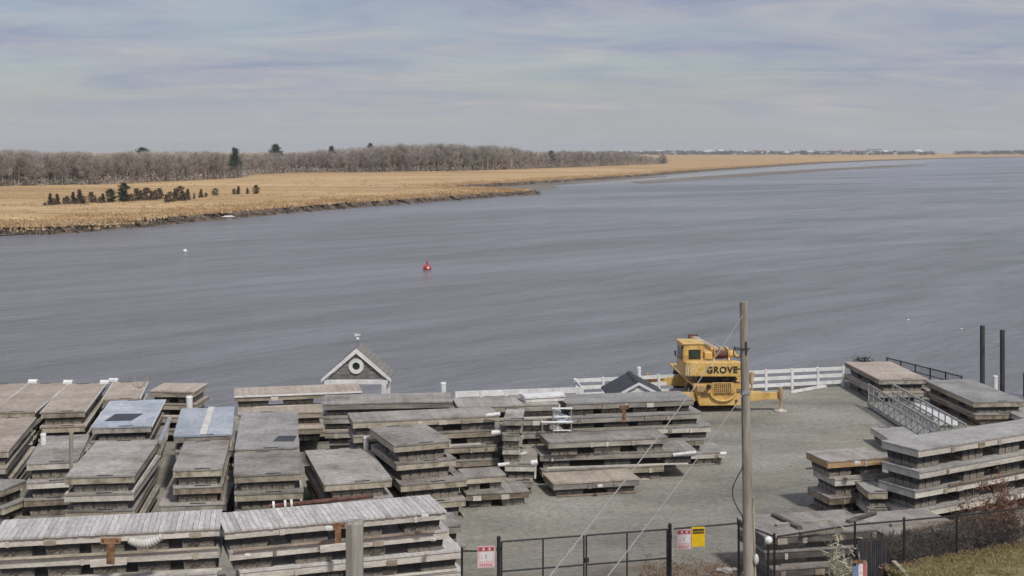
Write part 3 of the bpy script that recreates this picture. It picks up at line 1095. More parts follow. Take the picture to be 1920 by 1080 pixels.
def tub_mesh(L, W, h):
    """ribbed plastic float tub, a little narrower at the bottom"""
    key = ('tub', round(L, 1), round(W, 1), round(h, 2))
    if key not in CACHE:
        pts = []
        d = .035

        def side(x0, y0, x1, y1):
            n_ = max(2, int(math.hypot(x1 - x0, y1 - y0) / .3))
            ux, uy = (x1 - x0), (y1 - y0)
            ll = math.hypot(ux, uy)
            nx, ny = -uy / ll * d, ux / ll * d
            for k in range(n_):
                a, b = k / n_, (k + .78) / n_
                pts.append((x0 + ux * a, y0 + uy * a)); pts.append((x0 + ux * b, y0 + uy * b))
                if k < n_ - 1:
                    c = (k + 1) / n_
                    pts.append((x0 + ux * (b + .01) + nx, y0 + uy * (b + .01) + ny)); pts.append((x0 + ux * (c - .01) + nx, y0 + uy * (c - .01) + ny))
        a, b = L / 2, W / 2
        side(-a, -b, a, -b); side(a, -b, a, b); side(a, b, -a, b); side(-a, b, -a, -b)
        n_ = len(pts)
        vs_ = [(x * .94, y * .94, 0) for x, y in pts] + [(x, y, h * .9) for x, y in pts] + [(x * 1.0, y * 1.0, h) for x, y in pts]
        fs = [tuple(range(n_))[::-1], tuple(range(2 * n_, 3 * n_))]
        for lv in (0, 1):
            for i in range(n_):
                j = (i + 1) % n_
                fs.append((lv * n_ + i, lv * n_ + j, (lv + 1) * n_ + j, (lv + 1) * n_ + i))
        mb = MB(); mb.v = vs_; mb.f = fs
        m = mb.mesh('float_tub')
        m.materials.append(M['float_tub'])
        CACHE[key] = m
    return CACHE[key]


RD = random.Random(99)
DOCK_N = [0]


def dock(loc, rz, L, W, T, label, deck='deck_grey', beam='beam_wood', group='stacked dock sections in the yard', ends=True, planks=False, gapf=None, name='dock_section', edge=None, cleats=True, blocks=False):
    """one floating dock section: deck, four rim beams, plastic float tubs; its origin lies under the tubs"""
    L = round(L, 1); W = round(W, 1)
    DOCK_N[0] += 1
    t = empty(name, loc, rz, label, 'dock section', group)
    t.rotation_euler = (RD.uniform(-.004, .004), RD.uniform(-.003, .003), rz)
    th, bh = .055, .20
    zb = T - th - bh
    if planks:
        n_ = int(L / .145)
        m = box_mesh('plank', .137, W + .06, th, deck)
        for k in range(n_):
            o_ = link('plank', m, t)
            o_.location = (-L / 2 + (k + .5) * L / n_, RD.uniform(-.012, .012), T - th - RD.uniform(0, .007))
            o_.rotation_euler = (RD.uniform(-.003, .003), 0, RD.uniform(-.004, .004))
    else:
        o_ = link('deck', deck_mesh(L, W, th, deck), t)
        o_.location = (0, 0, T)
    for s_ in (-1, 1):
        o_ = link('side_beam', box_mesh('side_beam', L - .05, .06, bh, beam), t)
        o_.location = (0, s_ * (W / 2 - .055), zb)
        o_ = link('end_beam', box_mesh('end_beam', .06, W - .18, bh, beam), t)
        o_.location = (s_ * (L / 2 - .055), 0, zb)
    if RD.random() < .65:
        rm_ = RD.choice(['beam_pale', 'beam_wood', 'beam_grey', 'beam_worn'])
        for s_ in (-1, 1):
            o_ = link('skid', box_mesh('skid', round(L * RD.choice([.7, .9, .96]), 1), .07, .05, rm_), t)
            o_.location = (RD.uniform(-.1, .1), s_ * (W / 2 - .07), 0)
    if blocks:
        for k in range(int(L / .9)):
            if RD.random() < .6:
                o_ = link('rim_block', box_mesh('rim_block', RD.choice([.09, .14, .3]), .04, .16, RD.choice(['beam_pale', 'beam_wood', 'beam_worn', 'beam_grey'])), t)
                o_.location = (-L / 2 + .3 + k * .9 + RD.uniform(0, .5), -W / 2 + .0035, zb - .005)
    if edge:
        for s_ in (-1, 1):
            o_ = link('edge_strip', box_mesh('edge_strip', L, .03, .07, edge), t)
            o_.location = (0, s_ * (W / 2 + .016), T - .075)
    nf = max(2, int(round(L / 1.75)))
    if gapf:
        nf = gapf
    pitch = (L - .1) / nf
    fl = min(1.05 if gapf else 1.3, pitch - .28)
    m = tub_mesh(fl, W * .80, zb)
    for k in range(nf):
        o_ = link('float_tub', m, t)
        x = -L / 2 + .05 + pitch * (k + .5)
        if k == 0:
            x = -L / 2 + .15 + fl / 2
        if k == nf - 1:
            x = L / 2 - .15 - fl / 2
        o_.location = (x, RD.uniform(-.02, .02), 0)
    if cleats:
        for s_ in (-1, 1):
            o_ = link('hinge_slot', box_mesh('hinge_slot', .10, .5, .03, 'black_metal'), t)
            o_.location = (s_ * (L / 2 - .06), .15 * s_, T - .022)
    return t


ORD = {1: 'top', 2: 'second', 3: 'third', 4: 'fourth', 5: 'fifth', 6: 'sixth'}


def tier_label(k, n, what, place):
    if n == 1:
        return f'{what} {place}'
    if k == 1:
        w = 'top of stack'
    elif k == n:
        w = 'bottom of stack'
    else:
        w = f'{ORD[k]} in stack'
    return f'{what}, {w} {place}'


def frame_broad(A, B, z, W):
    P, Q = at(*A, z), at(*B, z)
    d = Q - P
    L = d.length
    u = d / L
    v = Vector((-u.y, u.x, 0))
    c = (P + Q) / 2 + v * W / 2
    return c, math.atan2(u.y, u.x), L


def stack_broad(place, A, B, W, n, T, what, z0=0.0, over=None, **kw):
    """long side to the camera; A and B are the ends of the near deck edge of the top dock"""
    over = over or {}
    top_what = kw.pop('top_what', what)
    topkw = kw.pop('topkw', {})
    c, rz, L = frame_broad(A, B, z0 + n * T, W)
    for k in range(1, n + 1):
        zb = z0 + (n - k) * T
        cc, rr, LL, WW = Vector((c.x, c.y, zb)), rz, L, W
        if k in over:
            a, b = over[k][:2]
            WW = over[k][2] if len(over[k]) > 2 else W
            cc, rr, LL = frame_broad(a, b, zb + T, WW)
            cc.z = zb
        elif k > 1:
            cc += Vector((RD.uniform(-.2, .2), RD.uniform(-.09, .09), 0))
            rr += RD.uniform(-.014, .014)
            LL += RD.uniform(-.25, .2)
        k2 = dict(kw)
        k2.setdefault('cleats', False)
        k2['blocks'] = True
        if k == 1:
            k2.update(topkw)
        else:
            k2['planks'] = False
            if RD.random() < .45 and T != .6:
                k2['beam'] = RD.choice(['beam_grey', 'beam_wood', 'beam_pale', 'beam_worn'])
        dock(cc, rr, LL, WW, T, tier_label(k, n, top_what if k == 1 else what, place), **k2)


def stack_end(place, NL, NR, FL, FR, n, T, what, z0=0.0, over=None, **kw):
    """short end to the camera; the four corners of the top deck"""
    over = over or {}
    topkw = kw.pop('topkw', {})
    top_what = kw.pop('top_what', what)
    z = z0 + n * T

    def fit(NL, NR, FL, FR, z):
        a, b, c_, d = at(*NL, z), at(*NR, z), at(*FL, z), at(*FR, z)
        nm, fm = (a + b) / 2, (c_ + d) / 2
        ax = fm - nm
        L = ax.length
        ax /= L
        pr = Vector((ax.y, -ax.x, 0))
        w = (abs((b - a).dot(pr)) + abs((d - c_).dot(pr))) / 2
        return (nm + fm) / 2, math.atan2(ax.y, ax.x), L, w
    c, rz, L, W = fit(NL, NR, FL, FR, z)
    for k in range(1, n + 1):
        zb = z0 + (n - k) * T
        cc, rr, LL, WW = Vector((c.x, c.y, zb)), rz, L, W
        if k in over:
            cc, rr, LL, WW = fit(*over[k], zb + T)
            cc.z = zb
        elif k > 1:
            cc += Vector((RD.uniform(-.09, .09), RD.uniform(-.2, .08), 0))
            rr += RD.uniform(-.016, .016)
        k2 = dict(kw)
        if k == 1:
            k2.update(topkw)
        elif RD.random() < .45:
            k2['beam'] = RD.choice(['beam_grey', 'beam_wood', 'beam_pale', 'beam_worn'])
        dock(cc, rr, LL, WW, T, tier_label(k, n, top_what if k == 1 else what, place), **k2)


T0 = .55
GW = 'grey dock with wood rim'
# left field, back row
stack_end('at the back left photo edge', (-98, 770), (-12, 769), (-24, 719), (47, 721), 4, T0, 'tan decked dock', deck='deck_tan', edge='white_dirty')
stack_end('second in the tan back row', (-20, 772), (68, 772), (60, 718), (126, 719), 4, T0, 'tan decked dock', deck='deck_tan', edge='white_dirty')
stack_end('third in the tan back row', (74, 770), (162, 773), (129, 719), (196, 719), 4, T0, 'tan decked dock', deck='deck_tan', edge='white_dirty')
stack_end('behind the blue deck with dark patch', (193, 748), (262, 748), (212, 716), (277, 716), 4, T0, 'tan decked dock', deck='deck_tan', edge='white_dirty')
stack_broad('ending the tan back row', (279, 733), (366, 734), 2.0, 4, T0, 'brownish crosswise dock', deck='deck_tan')
# middle rows
stack_end('behind the largest grey deck', (174, 803), (281, 796), (205, 752), (312, 748), 4, T0, 'wood rimmed dock', top_what='blue grey dock with dark patch', topkw=dict(deck='deck_blue', edge='white_dirty'), beam='beam_grey')
stack_end('left of the pale patched deck', (324, 813), (437, 818), (340, 765), (440, 763), 4, T0, 'grey dock', top_what='blue grey dock with pale stripe', topkw=dict(deck='deck_blue'), beam='beam_grey')
stack_end('at left photo edge, second row', (-70, 845), (18, 846), (-5, 784), (68, 782), 4, T0, 'tan grey dock with wood rim', deck='deck_tan')
stack_end('left of the largest grey deck', (52, 866), (143, 866), (82, 816), (168, 816), 3, .62, 'grey brown dock', beam='beam_pale', deck='deck_grey')
stack_end('of largest deck at left', (125, 890), (250, 895), (181, 826), (300, 825), 4, T0, GW)
stack_end('before the striped blue deck', (323, 878), (418, 881), (345, 828), (432, 825), 4, T0, 'narrow grey dock',
          over={3: ((296, 945), (427, 945), (330, 884), (444, 884)), 4: ((296, 981), (427, 981), (330, 916), (444, 916))})
stack_end('behind the corner planked dock', (-75, 915), (12, 915), (-25, 897), (56, 897), 2, .6, 'small grey dock', deck='deck_stone')
stack_end('before the white edged dock', (443, 841), (557, 841), (452, 772), (560, 770), 4, T0, 'pale grey dock', top_what='pale patched dock with small dark patch', topkw=dict(deck='deck_stone'))
stack_end('between narrow and slanting stacks', (440, 889), (567, 889), (441, 847), (561, 845), 4, T0, GW)
stack_end('slanting, behind the right planked dock', (607, 905), (736, 901), (567, 842), (694, 840), 3, T0, GW)
stack_end('slanting, right of the upright pipe', (735, 832), (851, 829), (687, 799), (800, 797), 4, .63, GW,
          over={2: ((737, 866), (863, 863), (690, 829), (806, 827)), 3: ((748, 906), (881, 901), (712, 871), (836, 867)), 4: ((750, 943), (878, 938), (714, 905), (836, 900))})
# back centre
stack_broad('under the gabled shelter', (440, 742), (678, 733), 1.9, 4, T0, 'brown dock', top_what='white edged brown dock', deck='deck_tan',
            topkw=dict(edge='white'), over={2: ((446, 777), (606, 771), 1.9), 3: ((446, 806), (606, 802), 1.9)})
stack_broad('right of the white edged dock', (605, 757), (850, 752), 1.9, 5, .54, 'long grey dock', deck='deck_grey', beam='beam_grey')
stack_broad('behind the slanting grey docks', (660, 791), (938, 778), 1.7, 5, .54, 'long yellow rimmed dock', deck='deck_grey')
stack_broad('right of the slanting docks, near gravel', (872, 895), (950, 890), 1.3, 2, .53, 'short brown dock', deck='deck_dark', beam='beam_wood', over={2: ((874, 926), (992, 920), 1.5)})
stack_end('left of the white metal frame', (944, 786), (980, 784), (950, 766), (984, 765), 5, .54, 'narrow grey brown dock', deck='deck_grey', beam='beam_grey',
          over={4: ((944, 873), (1008, 869), (950, 842), (1008, 838)), 5: ((946, 903), (1000, 899), (952, 872), (1000, 868))})
stack_broad('under the white dock box', (858, 763), (1050, 757), 1.9, 5, .54, 'grey dock', deck='deck_grey', beam='beam_grey')
stack_broad('before the crane and shed', (1060, 757), (1303, 748), 1.9, 5, .52, 'long grey dock', deck='deck_stone', beam='beam_grey',
            over={2: ((1062, 783), (1316, 773), 1.8), 3: ((1064, 807), (1334, 798), 1.8), 4: ((1064, 832), (1322, 823), 1.8), 5: ((1066, 857), (1362, 847), 1.7)}, gapf=4)
stack_broad('behind the single gravel dock', (1028, 829), (1252, 819), 1.5, 3, T0, 'long grey dock with tubs set apart', deck='deck_grey', beam='beam_grey', gapf=3,
            over={2: ((1012, 853), (1305, 843), 1.6), 3: ((1016, 882), (1246, 872), 1.5)})
stack_broad('alone on the open gravel', (1037, 906), (1199, 897), 1.55, 1, .52, 'single tan dock on two black float blocks lying', deck='deck_tan', beam='beam_grey', gapf=2)
# front row
stack_broad('in the bottom left corner', (-20, 1010), (415, 988), 1.8, 4, .6, 'long wood dock', top_what='pale planked dock with tarp', topkw=dict(planks=True), deck='deck_pale', beam='beam_pale', gapf=5, cleats=False,
            over={2: ((-14, 1050), (416, 1028), 1.8)})
stack_broad('behind the square post', (420, 995), (838, 957), 1.8, 4, .6, 'long wooden dock', top_what='pale planked dock', topkw=dict(planks=True), deck='deck_pale', beam='beam_pale', gapf=4, cleats=False,
            over={2: ((430, 1034), (843, 994), 1.8), 3: ((450, 1072), (866, 1030), 1.8), 4: ((455, 1110), (868, 1068), 1.8)})
stack_broad('past the right planked dock', (700, 996), (868, 984), 1.5, 2, .6, 'grey brown dock', deck='deck_dark', beam='beam_grey')
# right side
stack_end('at the end of the white fence', (1657, 714), (1731, 708), (1584, 680), (1668, 676), 2, .62, 'cream decked dock', deck='deck_tan', beam='beam_grey')
stack_end('before the pair of pilings', (1830, 757), (1918, 748), (1739, 714), (1812, 709), 2, .56, 'pale grey dock', deck='deck_stone', beam='beam_wood')
stack_end('at right photo edge below the pilings', (1918, 786), (1990, 778), (1880, 766), (1945, 760), 1, .6, 'whitish dock', deck='deck_stone', beam='beam_pale')
stack_end('left of the gangway', (1668, 826), (1730, 820), (1635, 803), (1690, 798), 1, .6, 'narrow pale dock', deck='deck_stone', beam='beam_pale')
stack_broad('of tall right hand docks', (1723, 844), (2060, 790), 1.7, 4, .67, 'grey dock with pale rim', deck='deck_stone', beam='beam_pale', gapf=5)
stack_broad('left of tall right hand docks', (1551, 865), (1668, 857), 1.6, 3, .62, 'grey dock', top_what='grey dock with orange rim', deck='deck_grey', topkw=dict(beam='beam_orange'), beam='beam_pale')
stack_end('beside the tall right hand docks', (1632, 924), (1662, 920), (1603, 903), (1640, 899), 2, .55, 'small grey dock', deck='deck_stone', beam='beam_wood')
stack_broad('behind the chain link fence', (1432, 1006), (1648, 992), 2.2, 3, .47, 'old dark wooden dock', deck='deck_dark', beam='beam_dark')
stack_broad('behind the fence brush', (1662, 1003), (1812, 989), 2.3, 2, .56, 'old grey wooden dock', deck='deck_dark', beam='beam_dark')


# dark sheets painted as the shade in deck openings, and a pale board
def on_deck(name, corners, z, mt, label, cat, th=.02):
    ps = [at(*c, z) for c in corners]
    c = sum(ps, Vector()) / len(ps)
    mb = MB()
    n_ = len(ps)
    mb.v = [tuple(p - c) for p in ps] + [tuple(p - c + Vector((0, 0, th))) for p in ps]
    mb.f = [tuple(range(n_))[::-1], tuple(range(n_, 2 * n_))] + [(i, (i + 1) % n_, n_ + (i + 1) % n_, n_ + i) for i in range(n_)]
    o_ = part(name, mb, mt, None)
    o_.location = c
    return tag(o_, label, cat)


M['opening_dark'] = material('opening_dark', [(.05, .055, .07), (.08, .085, .10)], 2, .8, vary=0)
on_deck('opening_shade', [(196, 790), (246, 789), (268, 776), (216, 777)], 2.2, M['opening_dark'], 'dark rectangular sheet painted as an opening in the blue grey deck at left', 'mat')
on_deck('opening_shade', [(512, 828), (551, 828), (556, 818), (522, 818)], 2.2, M['opening_dark'], 'small dark sheet painted as an opening near the right edge of the pale patched deck', 'mat')
on_deck('pale_board', [(374, 815), (387, 815), (402, 764), (391, 764)], 2.2, M['white_dirty'], 'pale board lying along the striped blue grey deck', 'board', .03)


# details standing on and hanging from the docks
def post(name, px, y_top, Y, z0, r, mt, label, cat, cap=None, n=12):
    p = atY(px, y_top, Y)
    t = empty(name, (p.x, p.y, z0), 0, label, cat)
    h = p.z - z0
    part('shaft', MB().tube((0, 0, 0), (0, 0, h - .02), r, r, n), mt, t)
    part('cap', MB().tube((0, 0, h - .02), (0, 0, h + .05), r * 1.12, r * .9, n), cap or mt, t)
    return t


post('pvc_pipe', 686.5, 821, 48.7, 1.65, .10, M['white_dirty'], 'white upright pipe between the two slanting grey docks', 'pipe')
post('pvc_pipe', 81, 815, 48.6, 1.86, .10, M['white'], 'short white pipe standing on the left dock with pale sectioned rims', 'pipe')
post('pvc_pipe', 355, 745, 54.5, 0, .13, M['white'], 'white pipe standing before the crosswise dock by the water', 'pipe')
post('pvc_pipe', 831, 719, 55.3, 0, .12, M['white'], 'white capped pipe behind the long grey back row dock', 'pipe')
post('pvc_pipe', 1198, 690, 61.5, 0, .09, M['white'], 'thin white pipe rising behind the dark roofed shed', 'pipe')
post('pvc_pipe', 1866, 706, 67.6, -2.2, .12, M['white'], 'white capped pipe between the pilings and the pale grey dock', 'pipe')
post('wooden_stake', 133.5, 811, 44.0, 0, .07, M['pole_wood'], 'thin grey stake standing before the largest grey deck', 'stake', n=8)
for (px, py, z, lab) in ((62, 718, 2.2, 'first'), (128, 719, 2.2, 'second'), (197, 719, 2.2, 'third'), (213, 715.5, 2.2, 'fourth')):
    p = at(px, py, z)
    o_ = tag(part('corner_bumper', MB().box(-.2, .2, -.12, .16, 0, .09).tube((-.2, 0, .09), (.2, 0, .09), .07, .07, 8), M['white'], None), f'white corner bumper on the far end of the tan docks, {lab} from the left', 'bumper', 'white bumpers on the tan back row')
    o_.location = p
# pipes lying beside the stacks
for (a, b, Y0, Y1, r, lab) in (((300, 828), (318, 786), 47.5, 51.5, .09, 'grey drain pipe lying between the blue grey docks'), ((311, 822), (314, 800), 48.3, 50.5, .07, 'short pale pipe beside the grey drain pipe')):
    p, q = atY(*a, Y0), atY(*b, Y1)
    t = empty('drain_pipe', p, 0, lab, 'pipe')
    part('tube', MB().tube((0, 0, 0), q - p, r, r, 14), M['galv'] if r > .08 else M['concrete'], t)
    part('collar', MB().tube((q - p) * .96, (q - p) * 1.0, r * 1.15, r * 1.15, 14), M['galv'], t)
p, q = atY(505, 950, 40.0), atY(700, 930, 40.6)
t = empty('rusty_pipe', p, 0, 'rusty red pipe with pale couplings lying behind the right planked dock', 'pipe')
part('tube', MB().tube((0, 0, 0), q - p, .075, .06, 10), M['rust_dark'], t)
for f in (.03, .14, .20):
    part('coupling', MB().tube((q - p) * f, (q - p) * (f + .022), .15, .15, 12), M['white_dirty'], t)
# white dowel bumpers on dock rims
for (a, b, Y, r, lab) in (((912, 779), (938, 776), 49.5, .07, 'white pipe bumper on the right end of the yellow rimmed top dock'), ((922, 812), (940, 810), 49.5, .09, 'white pipe bumper on the second yellow rimmed dock'),
                          ((934, 872), (955, 870), 48.9, .07, 'white pipe bumper low beside the yellow rimmed stack'), ((976, 852), (988, 849), 50.3, .06, 'white block on the narrow grey brown dock'),
                          ((996, 868), (1008, 866), 48.3, .09, 'cream block at the corner of the narrow grey brown dock'), 
                          ((1350, 851), (1362, 850), 53.1, .07, 'white cap at the lowest long dock before the crane'), ((1262, 853), (1305, 848), 50.95, .07, 'cream bumper along the right end of the long grey dock')):
    p, q = atY(*a, Y), atY(*b, Y)
    t = tag(part('pipe_bumper', MB().tube((0, 0, 0), q - p, r, r, 10), M['white'], None), lab, 'bumper')
    t.location = p
# tarp slung on the left planked dock
p0, p1 = atY(243, 1011, 34.95), atY(305, 1004, 35.15)
tb = MB()
nn = 12
for k in range(nn):
    f0, f1 = k / nn, (k + 1) / nn
    a = p0.lerp(p1, f0) - Vector((0, .08, .14 * math.sin(math.pi * f0)))
    b = p0.lerp(p1, f1) - Vector((0, .08, .14 * math.sin(math.pi * f1)))
    tb.tube(a - p0, b - p0, .085 + .035 * math.sin(math.pi * f0), .085 + .035 * math.sin(math.pi * f1), 10)
o_ = tag(part('tarp_roll', tb, M['tarp'], None, smooth=True), 'rolled white tarp sagging from the side of the left planked dock', 'tarp')
o_.location = p0
# rusty brackets, chocks and caps of the front docks
for (px, py, Y, w, h, lab) in ((208, 1012, 34.98, .26, .62, 'rusty steel bracket on the side of the left planked dock'), (634, 984, 36.4, .2, .7, 'rusty steel bracket behind the square post on the right planked dock'),
                               (1170, 762, 51.8, .18, .6, 'rusty brown bracket on the long stack before the crane')):
    p = atY(px, py, Y)
    t = empty('steel_bracket', p, math.atan2(.06, 1), lab, 'bracket')
    part('plate', MB().box(-w, w, -.06, .0, -.1, .06), M['rust'], t, bevel=.01)
    part('strap', MB().box(-w * .4, w * .4, -.05, .0, -h, -.1), M['rust'], t)
    part('bolt', MB().tube((-w * .7, -.06, 0), (-w * .7, -.085, 0), .03, .03, 6).tube((w * .7, -.06, 0), (w * .7, -.085, 0), .03, .03, 6), M['rust_dark'], t)
for (px, py, Y, s, lab) in ((617, 990, 36.25, .13, 'round white float bumper beside the rusty bracket at the square post'), (797, 967, 37.1, .12, 'white cap on the rim of the right planked dock'),
                            (465, 1041, 35.35, .10, 'small white cap on the second right planked dock'), (812, 1011, 37.2, .10, 'white cap at the right of the second planked dock'),
                            (1125, 911, 48.35, .11, 'small white square on the rim of the single dock'), (1733, 960, 43.6, .17, 'white bumper on the near corner of the tall right hand stack'),
                            (1815, 950, 45.3, .15, 'white bumper midway on the lowest dock of the tall right hand stack'), (1874, 943, 46.4, .17, 'white bumper near the photo edge on the tall right hand stack'),
                            (1607, 868, 45.6, .13, 'whitish bumper under the orange brown rim')):
    p = atY(px, py, Y)
    t = empty('dock_bumper', p, 0, lab, 'bumper')
    part('pad', MB().box(-s * .85, s * .85, -s * .5, 0, -s * .5, s * .5), M['white_dirty'], t, bevel=.03)
    part('mount', MB().box(-s * .5, s * .5, 0, s * .9, -s * .4, s * .4), M['galv'], t)
# lumber resting on the second left dock
for (x0, y0, x1, y1, Y, mt, lab) in ((170, 1056, 238, 1051, 34.93, 'beam_pale', 'pale plank fixed over the bracket on the second left dock'), (600, 1029, 650, 1023, 35.9, 'beam_pale', 'pale plank left of the square post')):
    p, q = atY(x0, y0, Y), atY(x1, y1, Y + .15)
    d = q - p
    o_ = tag(part('pale_plank', MB().box(0, d.length, -.07, -.01, -.09, .09), M[mt], None), lab, 'plank')
    o_.location = p
    o_.rotation_euler = (0, -math.asin(d.z / d.length), math.atan2(d.y, d.x))
# dock box and white frame
p = at(983, 757, 2.7)
q = at(1056, 753, 2.7)
d = q - p
t = empty('dock_box', p + d / 2 + Vector((-.05, .5, 0)), math.atan2(d.y, d.x), 'white lidded dock box on the back row, left of the long grey docks', 'box')
part('body', MB().box(-d.length / 2, d.length / 2, -.4, .4, 0, .17), M['white_dirty'], t, bevel=.03)
part('lid', MB().prism([(-.44, .17), (.44, .17), (.44, .23), (0, .28), (-.44, .23)], 'x', -d.length / 2 - .03, d.length / 2 + .03), M['white'], t)
t = empty('metal_frame', at(1047, 812, 1.65), .05, 'white metal ladder frame standing on the left end of the long grey dock', 'frame')
for (a, b) in (((-.62, 0, 0), (-.62, 0, .42)), ((.5, 0, 0), (.5, 0, .95)), ((-.2, 0, 0), (-.2, 0, .95)), ((-.62, .5, 0), (-.62, .5, .42))):
    part('upright', MB().tube(a, b, .028, .028, 8), M['alu'], t)
for (a, b, r) in (((-.66, -.01, .42), (.56, -.01, .42), .045), ((-.24, 0, .95), (.54, 0, .95), .035), ((-.2, 0, .62), (.5, 0, .62), .025), ((-.62, 0, .42), (-.62, .5, .42), .03), ((-.2, .0, .1), (.5, .0, .1), .025)):
    part('rail', MB().tube(a, b, r, r, 8), M['white'], t)
t2 = empty('plastic_bundle', at(1047, 812, 1.65) + Vector((.18, .12, .1)), 0, 'crumpled blue white plastic sheet inside the white metal frame', 'sheet')
rgp = random.Random(8)
cb = MB()
for k in range(9):
    cb.ball((rgp.uniform(-.25, .3), rgp.uniform(-.02, .2), .45 + rgp.uniform(-.2, .25)), rgp.uniform(.1, .19), 6, 4, (1.2, .6, .8))
part('folds', cb, M['deck_blue'], t2)
part('tie', MB().tube((-.2, -.05, -.1), (-.2, -.02, .6), .03, .03, 6), M['white'], t2)

# ------------------------------------------------------------------ gabled shelter by the water
YB = 60.0
pl, pr, pa = atY(606, 712, YB), atY(729, 709, YB + .02), atY(665, 655, YB)
ax_ = (pr - pl); ax_.z = 0
wB = ax_.length
rz = math.atan2(ax_.y, ax_.x)
ze = pl.z - .0
zr = pa.z
cB = (pl + pr) / 2
t = empty('gabled_shelter', (cB.x, cB.y, 0), rz, 'small white trimmed gabled shelter with a round window at the water edge', 'shelter')
hw = wB / 2
dep = 2.1
zt = zr - ze
# roof slabs
for s_ in (-1, 1):
    pts = [(s_ * (hw + .05), ze - .02), (0, zr), (0, zr - .09), (s_ * (hw + .02), ze - .11)]
    if s_ > 0:
        pts = pts[::-1]
    ro = part('roof', MB().prism(pts, 'y', .06, dep + .15), M['shingle'], t)
    # shingle courses
    nc = 9
    for k in range(nc):
        f0 = k / nc
        xa, za = s_ * (hw + .05) * (1 - f0), ze + zt * f0
        xb, zb_ = s_ * (hw + .05) * (1 - f0 - .9 / nc), ze + zt * (f0 + .9 / nc)
        cm = MB().add([(xa, .05, za + .022), (xb, .05, zb_ + .012), (xb, dep + .16, zb_ + .012), (xa, dep + .16, za + .022),
                       (xa, .05, za - .004), (xb, .05, zb_ - .004), (xb, dep + .16, zb_ - .004), (xa, dep + .16, za - .004)],
                      [(0, 1, 2, 3), (4, 7, 6, 5), (0, 4, 5, 1), (1, 5, 6, 2), (2, 6, 7, 3), (3, 7, 4, 0)])
        part('shingle_course', cm, M['shingle'], ro)
gw = part('gable_wall', MB().prism([(-hw + .2, ze + .02), (hw - .2, ze + .02), (0, zr - .2)], 'y', .12, .2), M['shake'], t)
for k in range(6):
    z0_ = ze + .04 + k * (zt - .35) / 6
    half = (hw - .25) * (1 - (z0_ - ze + .12) / zt)
    part('shingle_row', MB().box(-half, half, .095, .118, z0_, z0_ + (zt - .35) / 6 - .015), M['shake'], gw)
L_ = math.hypot(hw, zt)
for s_ in (-1, 1):
    pts = [(s_ * (hw + .1), ze - .12), (s_ * (hw + .1), ze + .02), (0, zr + .03), (0, zr - .19)]
    if s_ < 0:
        pts = pts
    else:
        pts = pts[::-1]
    part('rake_board', MB().prism(pts, 'y', -.02, .055), M['white'], t)
part('tie_beam', MB().box(-hw + .05, hw - .05, -.01, .16, ze - .2, ze - .02), M['white'], t)
ring = MB()
for k in range(24):
    a0, a1 = 2 * math.pi * k / 24, 2 * math.pi * (k + 1) / 24
    pts = [(.17 * math.cos(a0), .17 * math.sin(a0)), (.34 * math.cos(a0), .34 * math.sin(a0)), (.34 * math.cos(a1), .34 * math.sin(a1)), (.17 * math.cos(a1), .17 * math.sin(a1))]
    ring.prism([(x, ze + .60 + z) for x, z in pts], 'y', .02, .094)
wr = part('round_window', ring, M['white'], t)
part('pane', MB().prism([(.18 * math.cos(2 * math.pi * k / 20), ze + .60 + .18 * math.sin(2 * math.pi * k / 20)) for k in range(20)], 'y', .07, .09), M['glass_dark'], wr)
for x, y in ((-hw + .22, .08), (hw - .22, .08), (-hw + .22, dep - .05), (hw - .22, dep - .05)):
    part('corner_post', MB().box(x - .11, x + .11, y - .09, y + .11, 0, ze - .2), M['white'], t)
for x in (-hw + .22, hw - .22):
    part('side_beam', MB().box(x - .08, x + .08, .17, dep, ze - .2, ze - .06), M['white'], t)
fin = empty('weathervane', t.matrix_world @ Vector((0, 0, 0)), 0, 'small pale weathervane on the ridge of the gabled shelter', 'weathervane')
fp = Vector((cB.x, cB.y, 0)) + Vector((-math.sin(rz) * .7, math.cos(rz) * .7, zr + .02))
fin.location = fp
part('rod', MB().tube((0, 0, 0), (0, 0, .62), .018, .012, 8), M['galv'], fin)
part('ball', MB().ball((0, 0, .34), .085, 10, 8), M['white_dirty'], fin, smooth=True)
part('vane', MB().prism([(-.16, .46), (.05, .49), (.15, .53), (.05, .57), (-.16, .60), (-.10, .53)], 'y', -.012, .012), M['white_dirty'], fin)

# ------------------------------------------------------------------ dark roofed shed
pa = atY(1198, 716, 58.0)
t = empty('storage_shed', (pa.x, 58.0, 0), R(4), 'small white shed with dark grey gable roof behind the long docks', 'shed')
zr = pa.z
sw_, ze = 1.15, zr - .62
bl = MB().prism([(-sw_ + .12, 0), (sw_ - .12, 0), (sw_ - .12, ze + .02), (0, zr - .12), (-sw_ + .12, ze + .02)], 'y', .1, 2.6)
wb = part('wall', bl, M['white'], t)
for k in range(14):
    z0_ = .1 + k * .155
    half = sw_ - .13 if z0_ < ze - .1 else max(.05, (sw_ - .2) * (zr - .22 - z0_) / (zr - ze))
    if z0_ > zr - .35:
        break
    part('clapboard', MB().box(-half, half, .075, .098, z0_, z0_ + .14), M['white'], wb)
for s_ in (-1, 1):
    pts = [(s_ * (sw_ + .14), ze - .07), (0, zr + .0), (0, zr - .08), (s_ * (sw_ + .12), ze - .15)]
    if s_ > 0:
        pts = pts[::-1]
    part('roof', MB().prism(pts, 'y', .0, 2.75), M['shingle_dark'], t)
    pts = [(s_ * (sw_ + .14), ze - .2), (s_ * (sw_ + .14), ze - .085), (0, zr - .015), (0, zr - .15)]
    if s_ > 0:
        pts = pts[::-1]
    part('rake_board', MB().prism(pts, 'y', -.03, -.004), M['white'], t)
part('ridge_cap', MB().prism([(-.12, zr - .03), (.12, zr - .03), (0, zr + .035)], 'y', -.02, 2.77), M['shingle_dark'], t)


